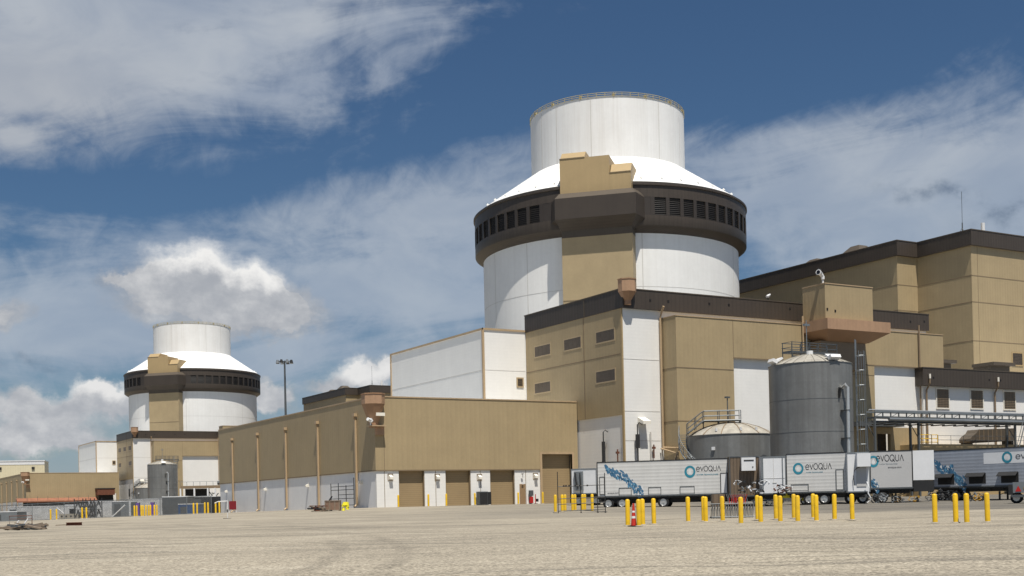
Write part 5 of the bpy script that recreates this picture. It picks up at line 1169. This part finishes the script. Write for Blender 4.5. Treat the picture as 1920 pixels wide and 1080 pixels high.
for i, px in enumerate((150, 166, 180)):
    p = G(px, 166+i); t = thing('lattice_frame', 'stacked black and white lattice frame, %s of three behind the fence' % ['leftmost', 'middle', 'rightmost'][i], 'steel frame', p, -YAW)
    g, g2 = MB(), MB()
    for r_ in range(2):
        z = .2+r_*1.25
        for k in range(2):
            x = -.65+k*.65; g.bar((x, 0, z), (x+.33, 0, z+1.0), .10, .1); g.bar((x+.65, 0, z), (x+.32, .1, z+1.0), .10, .1); g2.bar((x+.1, .3, z+.55), (x+.55, .3, z+.55), .35, .35)
        g.bar((-.8, 0, z+1.05), (.8, 0, z+1.05), .09, .09)
    for x in (-.8, .8): g.bar((x, 0, 0), (x, 0, 2.8), .1, .1)
    g.build('lattice_bars', M['blackm'], t); g2.build('pale_blocks', M['wtr'], t)
for px, D, l_, lb in ((118, 169, 1, 'white diagonal pipe prop behind the fence by the tent shed'), (222, 168, -1, 'white diagonal pipe prop behind the fence by the white container')):
    p = G(px, D); t = thing('pipe_prop', lb, 'prop', p, -YAW); MB().tube([(-.9*l_, 0, 1.7), (.9*l_, 0, .1)], .09, 8).build('tube', M['cam_w'], t); MB().box(.7*l_-.2, .7*l_+.2, -.2, .2, 0, .1).build('foot_plate', M['galv'], t)
p = G(128, 166); t = thing('drilled_block', 'pale concrete block with round holes behind the fence', 'concrete block', p, -YAW); MB().box(-1.3, 1.3, 0, .8, 0, .75).build('block', M['conc'], t); g = MB()
for k in range(4): g.extr([(-.95+k*.63+.13*math.cos(a_), -.001, .42+.13*math.sin(a_)) for a_ in [j*math.pi/5 for j in range(10)]], (0, -.01, 0))
g.build('holes', M['black'], t)
# ------------------------------------------------------------------ terracotta awning on the distant garage
gx0, gy0 = gar2.location.x, gar2.location.y
zA = lambda px, py: U(px, py, Y=gy0-1.5)
a, b_ = zA(31, 942), zA(184, 934); t = thing('awning', 'long terracotta awning on the distant brown garage', 'awning', (a.x, gy0, 0))
B = lambda mb, n, m_: mb.build(n, M[m_], t, world=True); zc_ = (a.z+b_.z)/2
B(MB().extr([(a.x, gy0-2.2, zc_-.5), (a.x, gy0-2.2, zc_-.1), (a.x, gy0-.08, zc_+.75), (a.x, gy0-.08, zc_+.35)], (b_.x-a.x, 0, 0)), 'canopy', 'rustl')
g = MB()
for k in range(9): x = a.x+(b_.x-a.x)*k/8; g.box(x-.06, x+.06, gy0-2.1, gy0-1.98, -2, zc_-.45); g.tube([(x, gy0-1.9, zc_-.1), (x, gy0-1.9, zc_+1.3)], .05, 5)
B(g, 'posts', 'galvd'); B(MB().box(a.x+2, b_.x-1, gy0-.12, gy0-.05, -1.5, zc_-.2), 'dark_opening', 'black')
a, b_ = zA(180, 926), zA(214, 926); t = thing('awning', 'short deep rust coloured awning over a dark bay near the distant garage end', 'awning', (a.x, gy0-1.5, 0))
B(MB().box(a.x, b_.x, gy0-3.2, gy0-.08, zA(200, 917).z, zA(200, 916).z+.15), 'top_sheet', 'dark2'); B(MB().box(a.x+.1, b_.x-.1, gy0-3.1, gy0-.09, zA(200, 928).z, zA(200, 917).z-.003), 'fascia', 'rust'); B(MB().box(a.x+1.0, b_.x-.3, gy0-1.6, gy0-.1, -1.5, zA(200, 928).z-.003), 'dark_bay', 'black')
# ------------------------------------------------------------------ cream hall at far left
D_ = 470; c = U(84, 900, D=D_); zt_ = U(84, 864.5, D=D_).z
t = thing('cream_hall', 'pale cream hall with two small vents at far left horizon', 'building', (c.x, c.y, -1)); t.rotation_euler = (0, 0, -YAW+R(15))
MB().box(-75, 0, 0, 14, -2, zt_+1).build('wall', M['cream'], t); MB().box(-75.2, .2, -.25, 14, zt_+1.002, zt_+1.35).box(-75, .0, -.1, -.002, zt_-.3, zt_+1).build('roof_edge', M['wtr'], t)
for x in (-16.2, -4.2): g = MB().box(x-.5, x+.6, -.35, -.002, zt_-2.2, zt_-1.2).build('vent_hood', M['blackm'], t)
# items under the distant block, seen past the garage end
p = U(393, 925, D=330); t = thing('distant_equipment_deck', 'low equipment deck with dark bay right of the distant tall tank', 'platform', (p.x, p.y, -1)); t.rotation_euler = (0, 0, -YAW)
MB().box(-8, 6, 0, 5, 7.2, 7.9).build('deck', M['trim'], t)
g = MB()
for x in (-8, -4.2, -.5, 1.5, 4): g.box(x-.2, x+.2, 0, .4, -1, 7.198)
g.build('columns', M['wtr'], t); MB().box(-7.5, -.8, 3, 3.2, -1, 7.1).build('dark_bay', M['black'], t)
g = MB(); rn = random.Random(12)
for i in range(26): x = rn.uniform(.5, 6); z = rn.uniform(0, 6); g.bar((x, 0, z), (x+rn.uniform(-1.5, 1.5), 1, z+rn.uniform(0, 2)), .2, .2)
g.tube([(2, 1, 8.5), (5.8, 1, 8.7)], .5, 8); g.build('machinery', M['galvd'], t)
g = MB()
for k in range(8): g.tube([(-8+k*1.8, 0, 7.9), (-8+k*1.8, 0, 9.0)], .05, 4)
g.tube([(-8, 0, 9), (5, 0, 9)], .05, 4); g.build('railing', M['galv'], t)
